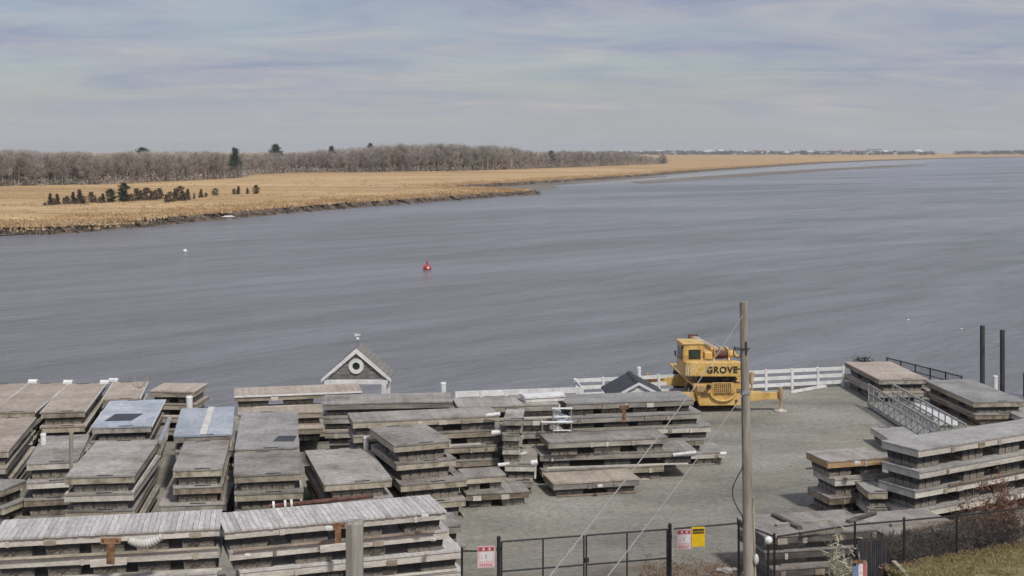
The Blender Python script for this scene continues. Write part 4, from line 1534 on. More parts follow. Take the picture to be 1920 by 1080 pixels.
# ------------------------------------------------------------------ white vinyl rail fence
def rail_fence(name, A, B, posts, hgt, rails, label, cat='fence', mt=None, rw=.09):
    mt = mt or M['white']
    A, B = Vector(A), Vector(B)
    d = B - A
    L = d.length
    t_ = empty(name, A, math.atan2(d.y, d.x), label, cat)
    for k in range(posts):
        x = L * k / (posts - 1)
        pm_ = part('post', MB().box(x - .065, x + .065, -.065, .065, 0, hgt + .02), mt, t_)
        part('post_cap', MB().add([(x - .08, -.08, hgt + .02), (x + .08, -.08, hgt + .02), (x + .08, .08, hgt + .02), (x - .08, .08, hgt + .02), (x, 0, hgt + .06)],
                                  [(0, 3, 2, 1), (0, 1, 4), (1, 2, 4), (2, 3, 4), (3, 0, 4)]), mt, pm_)
        if k < posts - 1:
            x2 = L * (k + 1) / (posts - 1)
            for z in rails:
                part('rail', MB().box(x + .066, x2 - .066, -.03, .03, z - rw, z + rw), mt, t_)
    return t_


def g(px, py, z):
    p = at(px, py, z)
    p.z = 0
    return p


rail_fence('rail_fence', g(856, 736, 1.06), g(1086, 728, 1.06), 6, 1.06, (.98,  .62, .26), 'white rail fence along the water, lower run behind the docks', rw=.135)
rail_fence('rail_fence', g(1087, 727.5, 1.06) + Vector((.12, .1, 0)), g(1078, 711.5, 1.06) + Vector((0.05, -.2, 0)), 2, 1.06, (.98, .62, .26), 'short white fence jog joining the two fence runs')
rail_fence('rail_fence', g(1078, 711, 1.06), g(1581, 687.5, 1.06), 11, 1.06, (.98, .62, .26), 'long white three rail fence behind the yellow crane')
p, q = at(1483, 736, .05), at(1550, 724, .05)
d = q - p
o_ = tag(part('loose_rail', MB().box(0, d.length, -.03, .03, -.05, .1), M['white'], None), 'loose white fence rail lying on the gravel by the long fence', 'fence rail')
o_.location = p
o_.rotation_euler = (0, 0, math.atan2(d.y, d.x))

# ------------------------------------------------------------------ yellow mobile crane
CR = Vector(((1346 - 960) * 64.0 / F, 64.0, 0))
t = empty('mobile_crane', CR, R(3.5), 'yellow mobile crane seen from behind, outriggers spread, boom pointing to the river', 'crane')
YL, BK = M['crane_yellow'], M['black_metal']
cb_ = part('carrier_body', MB().prism([(-1.22, 1.40), (-.88, .32), (1.34, .32), (1.34, 1.40)], 'y', 0, .42), YL, t, bevel=.03)
part('chassis', MB().box(-.75, .75, .42, 6.6, .62, 1.25), YL, t, bevel=.02)
part('deck_plate', MB().box(-1.2, 1.25, .43, 6.4, 1.26, 1.34), YL, t)
gr = part('grille', MB().box(-.28, .74, -.05, -.004, .86, 1.44), YL, t, bevel=.02)
for k in range(9):
    x = -.16 + k * .098
    part('grille_bar', MB().box(x, x + .03, -.075, -.052, .92, 1.38), YL, gr)
part('grille_mesh', MB().box(-.2, .66, -.06, -.0505, .9, 1.4), M['rust_dark'], gr)
for k in range(5):
    z = .97 + k * .095
    part('grille_slat', MB().box(-.19, .65, -.09, -.077, z, z + .02), YL, gr)
rb = MB()
for k in range(14):
    a0, a1 = math.pi * (1 + k / 14), math.pi * (1 + (k + 1) / 14)
    rb.tube((.23 + .60 * math.cos(a0), -.07, .98 + .42 * math.sin(a0)), (.23 + .60 * math.cos(a1), -.07, .98 + .42 * math.sin(a1)), .055, .055, 8)
part('bumper_ring', rb, YL, t)
for (x0, z0) in ((-.62, 1.02), (1.05, 1.05)):
    lm = part('tail_light', MB().box(x0 - .13, x0 + .13, -.05, -.003, z0 - .07, z0 + .07), M['rust'], t)
part('step_plate', MB().box(-.78, -.42, -.1, -.003, .84, .9), M['rust_dark'], t)
part('exhaust_port', MB().tube((-.45, -.06, 1.24), (-.45, .0, 1.24), .12, .12, 14), BK, t)
for (x, y) in ((-.92, 1.5), (.92, 1.5), (-.92, 5.3), (.92, 5.3)):
    s_ = 1 if x > 0 else -1
    wh = part('wheel', MB().tube((x - .19, y, .62), (x + .19, y, .62), .62, .62, 28), M['rubber'], t)
    part('rim', MB().tube((x + s_ * .16, y, .62), (x + s_ * .21, y, .62), .33, .28, 18), YL, wh)
part('turntable', MB().tube((0, 1.9, 1.35), (0, 1.9, 1.74), .8, .8, 28), BK, t)
part('upper_frame', MB().box(-1.62, 1.28, .25, 3.0, 1.745, 1.84), YL, t, bevel=.015)
cw = part('counterweight', MB().prism([(-1.60, 1.78), (1.26, 1.74), (1.26, 2.36), (.9, 2.46), (-.62, 2.46), (-1.60, 2.46)], 'y', -.28, .24), YL, t, bevel=.04)
part('side_hood', MB().prism([(.60, 2.465), (1.30, 2.465), (1.30, 2.52), (1.12, 2.68), (.60, 2.86)], 'y', .95, 1.7), YL, t, bevel=.02)
part('hood_slope', MB().prism([(-.58, 2.465), (-.14, 2.465), (-.14, 2.74), (-.58, 3.05)], 'y', .92, 1.6), YL, t, bevel=.03)
part('stripe', MB().box(.82, 1.24, -.30, -.283, 2.1, 2.16), M['rust'], t)
# maker's lettering on the counterweight
cu = bpy.data.curves.new('lettering', 'FONT')
cu.body = 'GROVE'
cu.size = .43
cu.extrude = .008
cu.offset = .012
cu.space_character = 1.12
cu.align_x = 'CENTER'
to = bpy.data.objects.new('lettering_src', cu)
COL.objects.link(to)
bpy.context.view_layer.update()
me = bpy.data.meshes.new_from_object(to.evaluated_get(bpy.context.evaluated_depsgraph_get()))
bpy.data.objects.remove(to)
me.name = 'lettering'
me.materials.clear()
lo = link('lettering', me, t, M['letter_black'])
lo.location = (.14, -.295, 1.94)
lo.rotation_euler = (R(90), 0, 0)
# cab
cab = part('cab', MB().prism([(.24, 1.85), (1.95, 1.85), (1.95, 2.5), (1.7, 3.22), (.24, 3.22)], 'x', -1.64, -.66), YL, t, bevel=.04)
part('cab_roof', MB().box(-1.70, -.60, .2, 1.8, 3.225, 3.30), YL, cab, bevel=.02)
wf = part('rear_window', MB().box(-1.36, -.80, .20, .236, 2.54, 2.98), M['letter_black'], cab)
part('rear_glass', MB().box(-1.31, -.85, .185, .198, 2.59, 2.93), M['glass_dark'], cab)
part('side_window', MB().box(-1.668, -1.645, .5, 1.5, 2.45, 3.0), M['glass_dark'], cab)
part('work_light', MB().box(-1.74, -1.66, .1, .2, 3.05, 3.2), M['letter_black'], cab)
for x in (-1.5, -1.4, -1.3):
    part('grab_bar', MB().tube((x - .1, -.3, 1.82), (x - .1, -.3, 2.3), .018, .018, 6), M['beam_pale'], t)
# boom foot, winch, boom
for x in (-.12, .62):
    part('boom_bracket', MB().prism([(.3, 2.44), (2.0, 2.44), (1.25, 3.0), (.75, 3.0)], 'x', x - .05, x + .05), YL, t, bevel=.02)
wi = part('winch', MB().tube((-.06, .55, 2.72), (.56, .55, 2.72), .19, .19, 18), M['rust_dark'], t)
for x in (-.09, .565):
    part('winch_flange', MB().tube((x, .55, 2.72), (x + .025, .55, 2.72), .28, .28, 18), YL, wi)
part('winch_motor', MB().tube((.64, .55, 2.72), (.95, .55, 2.72), .2, .17, 14), YL, t)
part('hose_box', MB().box(-.58, -.2, .3, .9, 2.47, 2.85), YL, t, bevel=.05)
B0 = Vector((.30, .95, 2.66)); B1 = Vector((.16, 6.0, 2.52))


def beam_between(p, q, w, h):
    p, q = Vector(p), Vector(q)
    d_ = q - p
    L_ = d_.length
    m_ = Matrix.Translation(p) @ d_.to_track_quat('Y', 'Z').to_matrix().to_4x4()
    return MB().box(-w / 2, w / 2, 0, L_, -h / 2, h / 2, m_)


bo = part('boom', beam_between(B0, B1, .50, .52), YL, t, bevel=.03)
part('boom_section', beam_between(B0.lerp(B1, .95), B1 + (B1 - B0) * .12, .38, .40), YL, bo)
part('boom_head', beam_between(B1 + (B1 - B0) * .12, B1 + (B1 - B0) * .17, .46, .62), M['rust_dark'], bo)
part('boom_lit_top', beam_between(B0 + Vector((0, 0, .275)), B1 + Vector((0, 0, .275)), .40, .02), M['beam_pale'], bo)  # sunlit top edge of the boom, put in as a pale plate
part('hoist_rope', MB().tube(B0 + Vector((0, -.1, .33)), B1 + Vector((0, 0, .36)), .02, .02, 6), BK, bo)
part('lift_cylinder', MB().tube((.25, 2.6, 1.9), (-.1, 3.6, 2.62), .11, .09, 12), YL, t)
# hoses, stack, mirror and other machinery of the upper works
hs = MB()
for k in range(5):
    x = -.45 + k * .19
    hs.path([(x, .6 + .05 * k, 2.47), (x + .03, .75, 2.62 + .03 * (k % 3)), (x + .1, 1.1, 2.70), (x + .12, 1.6, 2.5)], .022, 6)
part('hydraulic_hoses', hs, BK, t)
part('exhaust_stack', MB().tube((1.05, 1.0, 2.5), (1.05, 1.0, 3.0), .06, .06, 10), M['rust_dark'], t)
part('muffler', MB().tube((.75, 1.35, 2.60), (1.2, 1.35, 2.60), .11, .11, 12), M['rust_dark'], t)
part('mirror', MB().box(-1.93, -1.86, .9, .96, 2.6, 2.85).tube((-1.88, .93, 2.6), (-1.64, .93, 2.45), .015, .015, 6), BK, t)
part('engine_bay', MB().box(-.95, .95, .3, 1.6, 1.42, 1.72), BK, t)
for (x, w_) in ((-1.25, .2), (-.9, .12), (.2, .3), (.75, .18)):
    part('pipe_fitting', MB().tube((x, -.02, 1.52), (x + w_, -.02, 1.62), .05, .05, 8), M['rust_dark'], t)
part('tool_box', MB().box(-1.05, -.72, -.16, -.003, 1.02, 1.3), M['beam_orange'], t, bevel=.01)
part('tow_hook', MB().tube((.9, -.1, .55), (.9, -.003, .55), .05, .07, 8), M['rust_dark'], t)
hk = part('hook_block', MB().prism([(-.12, 0), (.12, 0), (.08, -.35), (-.08, -.35)], 'y', -.05, .05), M['rust_dark'], t)
hk.location = (.05, 6.9, 2.2)
# outriggers
for (y, ext, nm) in ((.21, 3.06, 'rear'), (4.6, 2.72, 'front')):
    for s_ in (-1, 1):
        x0 = 1.36 if (s_ > 0) else 1.1
        ob = part('outrigger_beam', MB().box(*sorted((s_ * x0, s_ * (x0 + .75))), y - .15, y + .15, .52, .95), YL, t, bevel=.015)
        part('inner_beam', MB().box(*sorted((s_ * (x0 + .751), s_ * (ext + .12))), y - .11, y + .11, .57, .90), YL, ob, bevel=.01)
        part('jack', MB().tube((s_ * ext, y - .18, .12), (s_ * ext, y - .18, .6), .055, .055, 10).tube((s_ * ext, y - .18, .6), (s_ * ext, y - .18, 1.16), .10, .10, 12), M['beam_orange'], ob)
        part('float_pad', MB().tube((s_ * ext, y - .18, 0), (s_ * ext, y - .18, .06), .30, .30, 16).tube((s_ * ext, y - .18, .06), (s_ * ext, y - .18, .14), .16, .09, 12), M['beam_pale'], ob)
    part('outrigger_box', MB().box(-1.1, 1.36, y - .2 if y > 1 else .43, y + .2 if y > 1 else .75, .5, .99), YL, t)

# ------------------------------------------------------------------ gangway, upturned skiff, black railing on the right
gA, gB = Vector((17.45, 65.3, 0)), Vector((17.75, 55.6, 0))
d = gB - gA
Lg = d.length
t = empty('gangway', gA, math.atan2(d.y, d.x), 'aluminium gangway with railed sides lying on the gravel at the right', 'gangway')
# local x runs towards the camera, local y to the right of the photo
part('deck', MB().box(0, Lg, .06, 1.14, .18, .24), M['alu'], t)
for y in (0.0, 1.2):
    part('bottom_chord', MB().box(0, Lg, y - .05, y + .05, .06, .26), M['alu'], t)
    part('top_rail', MB().box(0, Lg, y - .035, y + .035, 1.08, 1.16), M['alu'], t)
    part('mid_rail', MB().box(0, Lg, y - .025, y + .025, .70, .75), M['alu'], t)
    nb = 12
    for k in range(nb + 1):
        x = .04 + (Lg - .08) * k / nb
        part('upright', MB().box(x - .03, x + .03, y - .022, y + .022, .262, 1.078), M['alu'], t)
    for k in range(nb):
        x = .04 + (Lg - .08) * k / nb
        x2 = x + (Lg - .08) / nb
        part('brace', MB().tube((x + .03, y, .28), (x2 - .03, y, .69), .016, .016, 6), M['alu'], t)
    pk = MB()
    for k in range(int(Lg / .11)):
        pk.box(k * .11 + .05, k * .11 + .062, y - .006, y + .006, .262, .699)
    tag(part('picket_mesh', pk, M['alu'], t), kind='stuff')
# upturned skiff
t = empty('upturned_skiff', (19.55, 62.4, 0), R(93), 'white upturned skiff between the gangway and the pale grey dock', 'boat')
hb = MB()
prof = []
for i in range(11):
    f = i / 10
    w = .55 * (1 - max(0, (f - .45) / .55) ** 2.2) + .02
    hh = .62 - .12 * f
    x = -2.0 + 4.0 * f
    prof.append([(x, -w, .12), (x, -w * .88, hh * .72), (x, 0, hh), (x, w * .88, hh * .72), (x, w, .12)])
for r_ in prof:
    hb.v += r_
for i in range(10):
    for j in range(4):
        a = i * 5 + j
        hb.f.append((a, a + 5, a + 6, a + 1))
hb.f.append((0, 1, 2, 3, 4)); hb.f.append((54, 53, 52, 51, 50))
part('hull', hb, M['white'], t)
part('keel', MB().add([(-2.0, -.03, .60), (2.0, -.03, .48), (2.0, .03, .48), (-2.0, .03, .60), (-2.0, -.03, .68), (1.9, -.03, .56), (1.9, .03, .56), (-2.0, .03, .68)],
                      [(0, 3, 2, 1), (4, 5, 6, 7), (0, 1, 5, 4), (1, 2, 6, 5), (2, 3, 7, 6), (3, 0, 4, 7)]), M['white_dirty'], t)
for x in (-1.2, 1.0):
    part('chock', MB().box(x - .1, x + .1, -.6, .6, 0, .13), M['beam_grey'], t)
# black railing
A, B = g(1663, 671, 1.0), g(1803, 706, 1.0)
d = B - A
t = empty('black_railing', A, math.atan2(d.y, d.x), 'dark metal railing running along the water edge behind the cream deck', 'railing')
L_ = d.length
for z, r in ((1.0, .035), (.62, .025), (.2, .025)):
    part('rail', MB().tube((0, 0, z), (L_, 0, z), r, r, 8), M['steel_dark'], t)
for k in range(6):
    x = L_ * k / 5
    part('post', MB().box(x - .03, x + .03, -.03, .03, 0, 1.05), M['steel_dark'], t)
pk = MB()
for k in range(int(L_ / .1)):
    pk.box(k * .1 + .03, k * .1 + .042, -.006, .006, .2, 1.0)
tag(part('infill_bars', pk, M['steel_dark'], t), kind='stuff')
p = at(1666, 668, 1.0)
# weeds behind the cream dock
v_, t_ = scatter_tris([(x * .25, .1 * math.sin(x * 5), .9 + .25 * math.sin(x * 2.1) ** 2) for x in np.linspace(0, 3, 14)], 26, (.12, .12, .16), .16, 5, up=.3, thin=.2)
p = atY(1596, 672, 73)
o_ = empty('weed_clump', (p.x, 72.2, 0), 0, 'dark dry weeds showing over the far left corner of the cream deck', 'weeds')
m_ = npmesh('leaves', v_, t_); m_.materials.append(M['brush'])
link('leaves', m_, o_)
part('stems', MB().tube((.1, 0, 0), (.15, 0, 1.1), .02, .01, 5).tube((.4, .05, 0), (.38, 0, 1.0), .02, .01, 5).tube((.7, 0, 0), (.66, .05, .95), .02, .01, 5), M['brush'], o_)


# ------------------------------------------------------------------ chain link fence and gate
def chain_mesh(L, z0, z1, slope=0.0, cell=.058, r=.0028):
    """diamond wire fabric in the local XZ plane"""
    mb = MB()
    hgt = z1 - z0
    st = cell * 1.414
    k = -hgt
    while k < L:
        for s_ in (1, -1):
            x0, x1 = k, k + hgt
            a, b = max(0, x0), min(L, x1)
            if b > a:
                za, zb = z0 + (a - x0), z0 + (b - x0)
                if s_ < 0:
                    za, zb = z1 - (a - x0), z1 - (b - x0)
                w = r * 1.2
                n0 = len(mb.v)
                y = .004 * s_
                mb.v += [(a, y, za - w), (a, y, za + w), (b, y, zb + w), (b, y, zb - w), (a, y + .005, za), (b, y + .005, zb)]
                mb.f += [(n0, n0 + 3, n0 + 2, n0 + 1), (n0 + 1, n0 + 2, n0 + 5, n0 + 4), (n0 + 4, n0 + 5, n0 + 3, n0)]
        k += st
    return mb


def fence_run(pts, hgt, label, wire=M['mesh_grey'], postr=.032, slats=False, skip_first=False, skip_last=False):
    A = Vector(pts[0])
    t_ = empty('chain_link_fence', A, 0, label, 'fence')
    for i, p in enumerate(pts):
        if (i == 0 and skip_first) or (i == len(pts) - 1 and skip_last):
            continue
        q = Vector(p) - A
        po = part('post', MB().tube(q, q + Vector((0, 0, hgt + .05)), postr, postr, 10), M['black_metal'], t_)
        part('post_cap', MB().ball(q + Vector((0, 0, hgt + .06)), postr * 1.25, 8, 5), M['black_metal'], po)
    for p, q in zip(pts[:-1], pts[1:]):
        p, q = Vector(p) - A, Vector(q) - A
        part('top_rail', MB().tube(p + Vector((0, 0, hgt)), q + Vector((0, 0, hgt)), .024, .024, 8), M['black_metal'], t_)
        d_ = q - p
        wm_ = part('wire_fabric', chain_mesh(d_.length, .05, hgt + .03), wire, t_)
        wm_['kind'] = 'stuff'
        wm_.location = p
        wm_.rotation_euler = (0, 0, math.atan2(d_.y, d_.x))
    return t_


GH = 2.08
gp = [g(935, 1016, GH), g(1097, 1004, GH), g(1256, 992, GH)]
for (i, lab) in ((0, 'heavy black gate post left of the double gate'), (2, 'heavy black gate post right of the double gate')):
    t = empty('gate_post', gp[i], 0, lab, 'gate post')
    part('shaft', MB().tube((0, 0, 0), (0, 0, GH + .1), .05, .05, 14), M['black_metal'], t)
    part('cap', MB().ball((0, 0, GH + .11), .058, 12, 6), M['black_metal'], t)
    for z in (.4, GH - .25):
        part('hinge', MB().tube((0, 0, z), (0, 0, z + .1), .064, .064, 12), M['black_metal'], t)
for (a, b, lab) in ((0, 1, 'left leaf of the black chain link double gate'), (1, 2, 'right leaf of the black chain link double gate')):
    p, q = gp[a].copy(), gp[b].copy()
    d = (q - p).normalized()
    p += d * (.08 if a == 0 else .035)
    q -= d * (.035 if a == 0 else .08)
    L_ = (q - p).length
    t = empty('gate_leaf', p, math.atan2(d.y, d.x), lab, 'gate')
    for x in (0.0, L_ / 2, L_):
        part('upright', MB().tube((x, 0, .1), (x, 0, GH), .024, .024, 10), M['black_metal'], t)
    for z in (.1, 1.28, GH):
        part('rail', MB().tube((0, 0, z), (L_, 0, z), .024, .024, 10), M['black_metal'], t)
    w_ = part('wire_fabric', chain_mesh(L_, .1, GH), M['mesh_grey'], t)
    w_['kind'] = 'stuff'
    w_.location = (0, -.026, 0)
    if a == 1:
        part('latch', MB().box(-.06, .06, -.05, .03, 1.35, 1.47), M['black_metal'], t)
fence_run([gp[0] + Vector((-.12, -.01, 0)), g(866, 1034, 1.83) + Vector((0, .05, 0))], 1.83, 'short chain link fence left of the gate with a red and white sign', skip_first=True)
fence_run([gp[2] + Vector((.12, .02, 0)), g(1385, 981, GH)], GH, 'chain link fence between the gate and the utility pole', skip_first=True)
fence_run([g(1385, 981, GH), g(1452, 1006, GH)], GH, 'short slanting chain link fence behind the utility pole', skip_first=True)
fence_run([g(1452, 1006, GH) + Vector((.08, 0, 0)), g(1603, 984, GH), g(1695, 976, GH), g(1794, 967, GH), g(1935, 950, GH)], GH, 'chain link fence before the old dark docks and the brush at right', skip_first=True)
# dark privacy panel on the fence
p, q = g(1607, 984, GH) + Vector((0, -.05, 0)), g(1662, 979.5, GH) + Vector((0, -.05, 0))
d = q - p
t = empty('privacy_panel', p, math.atan2(d.y, d.x), 'dark slatted privacy panel on the fence left of the brush', 'panel')
ns = 14
for k in range(ns):
    x = d.length * k / ns
    part('slat', MB().box(x, x + d.length / ns - .012, -.012, .012, .05, 1.62), M['steel_dark'], t)


# signs
def sign(px0, px1, py0, py1, Y, base, label, build, rz=.13):
    a, b = atY(px0, py1, Y), atY(px1, py0, Y)
    w, h = b.x - a.x, b.z - a.z
    t_ = empty('fence_sign', ((a.x + b.x) / 2, Y, a.z), rz, label, 'sign')
    pn = part('panel', MB().box(-w / 2, w / 2, 0, .012, 0, h), base, t_, bevel=.004)
    build(t_, w, h)
    return t_


def flatbox(t_, x0, x1, z0, z1, mt, name, y=-.004):
    part(name, MB().box(x0, x1, y, -.0005 if y > -.005 else -.0045, z0, z1), mt, t_)


def red_sign(t_, w, h):
    flatbox(t_, -w * .47, w * .47, h * .77, h * .97, M['sign_red'], 'header_band')
    flatbox(t_, -w * .38, w * .38, h * .32, h * .72, M['sign_white'], 'white_field')
    flatbox(t_, -w * .42, w * .42, h * .05, h * .24, M['sign_pink'], 'lower_band')
    for k in range(5):
        x = -w * .36 + k * w * .17
        flatbox(t_, x, x + w * .08, h * .81, h * .93, M['sign_white'] if k % 2 else M['rust_dark'], 'print_mark', -.007)
    for k in range(6):
        x = -w * .36 + k * w * .125
        flatbox(t_, x, x + w * .06, h * .09, h * .19, M['sign_red'], 'print_mark', -.007)
    flatbox(t_, -w * .05, w * .03, h * .42, h * .62, M['cable'], 'print_mark', -.007)
    flatbox(t_, -w * .30, -w * .2, h * .4, h * .62, M['sign_pink'], 'print_mark', -.007)


def yellow_sign(t_, w, h):
    flatbox(t_, -w * .42, w * .42, h * .66, h * .90, M['letter_black'], 'header_band')
    c2_ = bpy.data.curves.new('lettering', 'FONT')
    c2_.body = 'CAUTION'
    c2_.size = w * .205
    c2_.extrude = .001
    c2_.align_x = 'CENTER'
    o2 = bpy.data.objects.new('lettering_src', c2_)
    COL.objects.link(o2)
    bpy.context.view_layer.update()
    me2 = bpy.data.meshes.new_from_object(o2.evaluated_get(bpy.context.evaluated_depsgraph_get()))
    bpy.data.objects.remove(o2)
    me2.name = 'lettering'
    me2.materials.clear()
    l2 = link('lettering', me2, t_, M['sign_yellow'])
    l2.location = (0, -.006, h * .715)
    l2.rotation_euler = (R(90), 0, 0)


sign(1269, 1296, 993, 1030, 36.55, M['sign_pink'], 'red and white notice on the fence, left of the yellow sign', red_sign)
sign(1296.5, 1322, 988, 1025, 36.65, M['sign_yellow'], 'yellow sign with black header hanging on the fence right of the gate', yellow_sign)
sign(895, 928, 1024, 1065, 35.65, M['sign_pink'], 'red and white notice on the short fence left of the gate', red_sign)
# white cap on the corner of the fence
p = atY(1441, 1013, 36.05)
t = empty('white_cap', p, 0, 'round white cap at the corner where the fence turns by the pole', 'cap')
part('ball', MB().ball((0, 0, 0), .11, 12, 8), M['white'], t, smooth=True)
part('stem', MB().tube((0, .05, -p.z), (0, .05, 0), .03, .03, 8), M['black_metal'], t)

# ------------------------------------------------------------------ poles and wires
YP = 34.0
pt, pb = atY(1394, 566, YP), atY(1405, 1080, YP)
dirp = (pb - pt)
base = pt + dirp * (pt.z / (pt.z - pb.z))
t = empty('utility_pole', (base.x, base.y, 0), 0, 'tall grey wooden utility pole standing before the fence and crane', 'utility pole')
topl = pt - Vector((base.x, base.y, 0))
part('shaft', MB().tube((0, 0, -.3), topl, .155, .098, 18), M['pole_wood'], t, smooth=False)


def onp(py, dx=0.0, dy=0.0):
    f = (py - 566) / (1080 - 566)
    q = pt + dirp * f
    return q - Vector((base.x, base.y, 0)) + Vector((dx, dy, 0))


part('conduit', MB().path([onp(930, .13, -.06), onp(1000, .135, -.07), onp(1060, .14, -.08), onp(1150, .145, -.08)], .022, 8), M['beam_wood'], t)
part('meter_cover', MB().ball(onp(1046, .16, -.12), .10, 12, 8, (.7, .7, 1.4)), M['white_dirty'], t, smooth=True)
lp = [onp(870, -.1, -.05)]
for k in range(1, 10):
    f = k / 10
    lp.append(onp(870 + 105 * f, -.1 - .30 * math.sin(math.pi * f) ** 1.3, -.08))
lp.append(onp(985, -.12, -.05))
part('hanging_cable', MB().path(lp, .016, 6), M['cable_dark'], t)
co = MB()
for k in range(14):
    a0, a1 = 2 * math.pi * k / 14, 2 * math.pi * (k + 1) / 14
    c_ = onp(660, -.20, -.1)
    co.tube(c_ + Vector((.10 * math.cos(a0), 0, .13 * math.sin(a0))), c_ + Vector((.10 * math.cos(a1), 0, .13 * math.sin(a1))), .018, .018, 6)
part('cable_coil', co, M['cable_dark'], t)
part('wire_bracket', MB().tube(onp(655, -.28, -.1), onp(652, .12, -.12), .018, .018, 6).tube(onp(640, .02, -.1), onp(664, .02, -.1), .03, .03, 8), M['steel_dark'], t)
part('ground_wire', MB().path([onp(672, -.12, -.1), onp(730, -.11, -.09), onp(870, -.1, -.05)], .009, 5), M['cable_dark'], t)
part('clamp', MB().tube(onp(732, 0, 0), onp(738, 0, 0), .135, .135, 16), M['galv'], t)


def wire(p, q, sag, r, label):
    p, q = Vector(p), Vector(q)
    pts = []
    for k in range(25):
        f = k / 24
        w = p.lerp(q, f)
        w.z -= sag * 4 * f * (1 - f)
        pts.append(w - p)
    o_ = tag(part('service_wire', MB().path(pts, r, 6), M['cable'], None), label, 'wire')
    o_.location = p
    return o_


wire(atY(1392, 592, YP - .12), atY(690, 1500, 8.0), .18, .008, 'grey service wire slanting down left from high on the utility pole')
wire(atY(1395, 736, YP - .15), atY(760, 1560, 8.0), .10, .008, 'lower grey service wire slanting left from the middle of the utility pole')

p = atY(665, 980, 20.0)
t = empty('square_post', (p.x, p.y, 0), R(3), 'weathered square wooden post standing close in front of the planked docks', 'post')
part('shaft', MB().box(-.125, .125, -.125, .125, 0, p.z), M['post_wood'], t, bevel=.015)
part('top_chamfer', MB().add([(-.124, -.124, p.z), (.124, -.124, p.z), (.124, .124, p.z), (-.124, .124, p.z), (-.10, -.10, p.z + .03), (.10, -.10, p.z + .03), (.10, .10, p.z + .03), (-.10, .10, p.z + .03)],
                             [(4, 5, 6, 7), (0, 1, 5, 4), (1, 2, 6, 5), (2, 3, 7, 6), (3, 0, 4, 7)]), M['post_wood'], t)

# ------------------------------------------------------------------ brush, litter, stones, plants by the fence
def twig_bush(name, loc, h, w, seed, mt, label, cat='bush', n=60, group=None):
    r_ = np.random.default_rng(seed)
    vs_, ts_ = [], []
    tips = []
    for k in range(n):
        a = r_.uniform(0, 6.28)
        b = np.array([math.cos(a), math.sin(a), 0]) * r_.uniform(0, .3) * w
        e = np.array([math.cos(a) * w * r_.uniform(.2, 1), math.sin(a) * w * r_.uniform(.2, 1), h * r_.uniform(.45, 1.05)])
        limb(vs_, ts_, b, e, .012, .005)
        tips.append((b + e * 2) / 3); tips.append(e * .97)
    t_ = empty(name, loc, 0, label, cat, group)
    a = npmesh('stems', np.vstack(vs_), np.array(ts_)); a.materials.append(mt)
    link('stems', a, t_)
    v, q = scatter_tris(tips, 20, (w * .13, w * .13, h * .1), .22, seed + 5, up=.35, thin=.06)
    b = npmesh('twigs', v, q); b.materials.append(mt)
    link('twigs', b, t_)
    return t_


bl = [(1668, 1062, 1.05, .7, 'dark tangled dead bush beside the privacy panel'), (1700, 1058, 1.0, .75, 'dark dead bush, second from the privacy panel'), (1732, 1056, 1.0, .75, 'dark dead bush with a pale stem in the middle of the fence brush'),
      (1765, 1052, 1.05, .7, 'dead bush just left of the brown fence gap'), (1805, 1045, 1.0, .75, 'low grey brown bush at the grass edge'), (1842, 1036, 1.1, .8, 'dark green brown bush low at the grass edge'),
      (1880, 1030, 1.2, .8, 'brown bush between the grass and the right photo edge')]
for i, (px, py, h, w, lab) in enumerate(bl):
    p = at(px, py, .75)
    p.z = .2
    twig_bush('dead_bush', p + Vector((0, .6, 0)), h, w, 700 + i, M['brush'], lab, n=70, group='dead bushes along the fence')
for i, (px, py, h, w, lab) in enumerate(((1868, 985, 1.9, .8, 'tall reddish brown weeds before the right hand stack'), (1905, 975, 2.3, .9, 'tallest reddish brown weeds at the right photo edge'), (1832, 1000, 1.6, .8, 'lower reddish weeds left of the tall ones'))):
    p = atY(px, py, 40.5)
    twig_bush('tall_weeds', (p.x, 40.2, 0.3), h, w, 760 + i, M['brush_red'], lab, 'weeds', n=28)

lit = []
rg = random.Random(13)
for k in range(900):
    u = rg.random()
    p = P0 + dvec * (u * 1.05)
    q = p + perp * abs(rg.gauss(0, .3))
    lit.append((q.x + rg.uniform(-.2, .2), q.y + rg.uniform(-.1, .15), p.z + .02))
for k in range(420):
    px, py = rg.uniform(1200, 1420), 1080 - abs(rg.gauss(0, 22))
    p = at(px, py + 6, 0)
    lit.append((p.x, p.y, .01))
v_, t_ = scatter_tris(lit, 7, (.12, .12, .012), .05, 17, up=.0, thin=.4)
tag(link('leaf_litter', npmesh('leaf_litter', v_, t_), None, M['leaf_litter']), 'brown fallen leaves along the bank edge and the fence', 'leaves', kind='stuff')
gl = []
for k in range(9500):
    u = rg.random()
    t__ = rg.random() ** 1.2
    dd = (leftdir * (1 - min(1, u * 2 / 1.0)) + perp * min(1, u * 2)).normalized()
    p = P0 + dvec * (u * 1.1) + dd * (.2 + t__ * 7)
    gl.append((p.x, p.y, P0.z + (dvec.z) * u * 1.1 + (.2 + t__ * 7) / 14 * 2.6 - .02))
v_, t_ = scatter_tris(gl, 8, (.14, .14, .01), .075, 19, up=.6, thin=.14)
tag(link('grass_blades', npmesh('grass_blades', v_, t_), None, M['grass']), 'short olive grass on the bank at lower right', 'grass', kind='stuff')
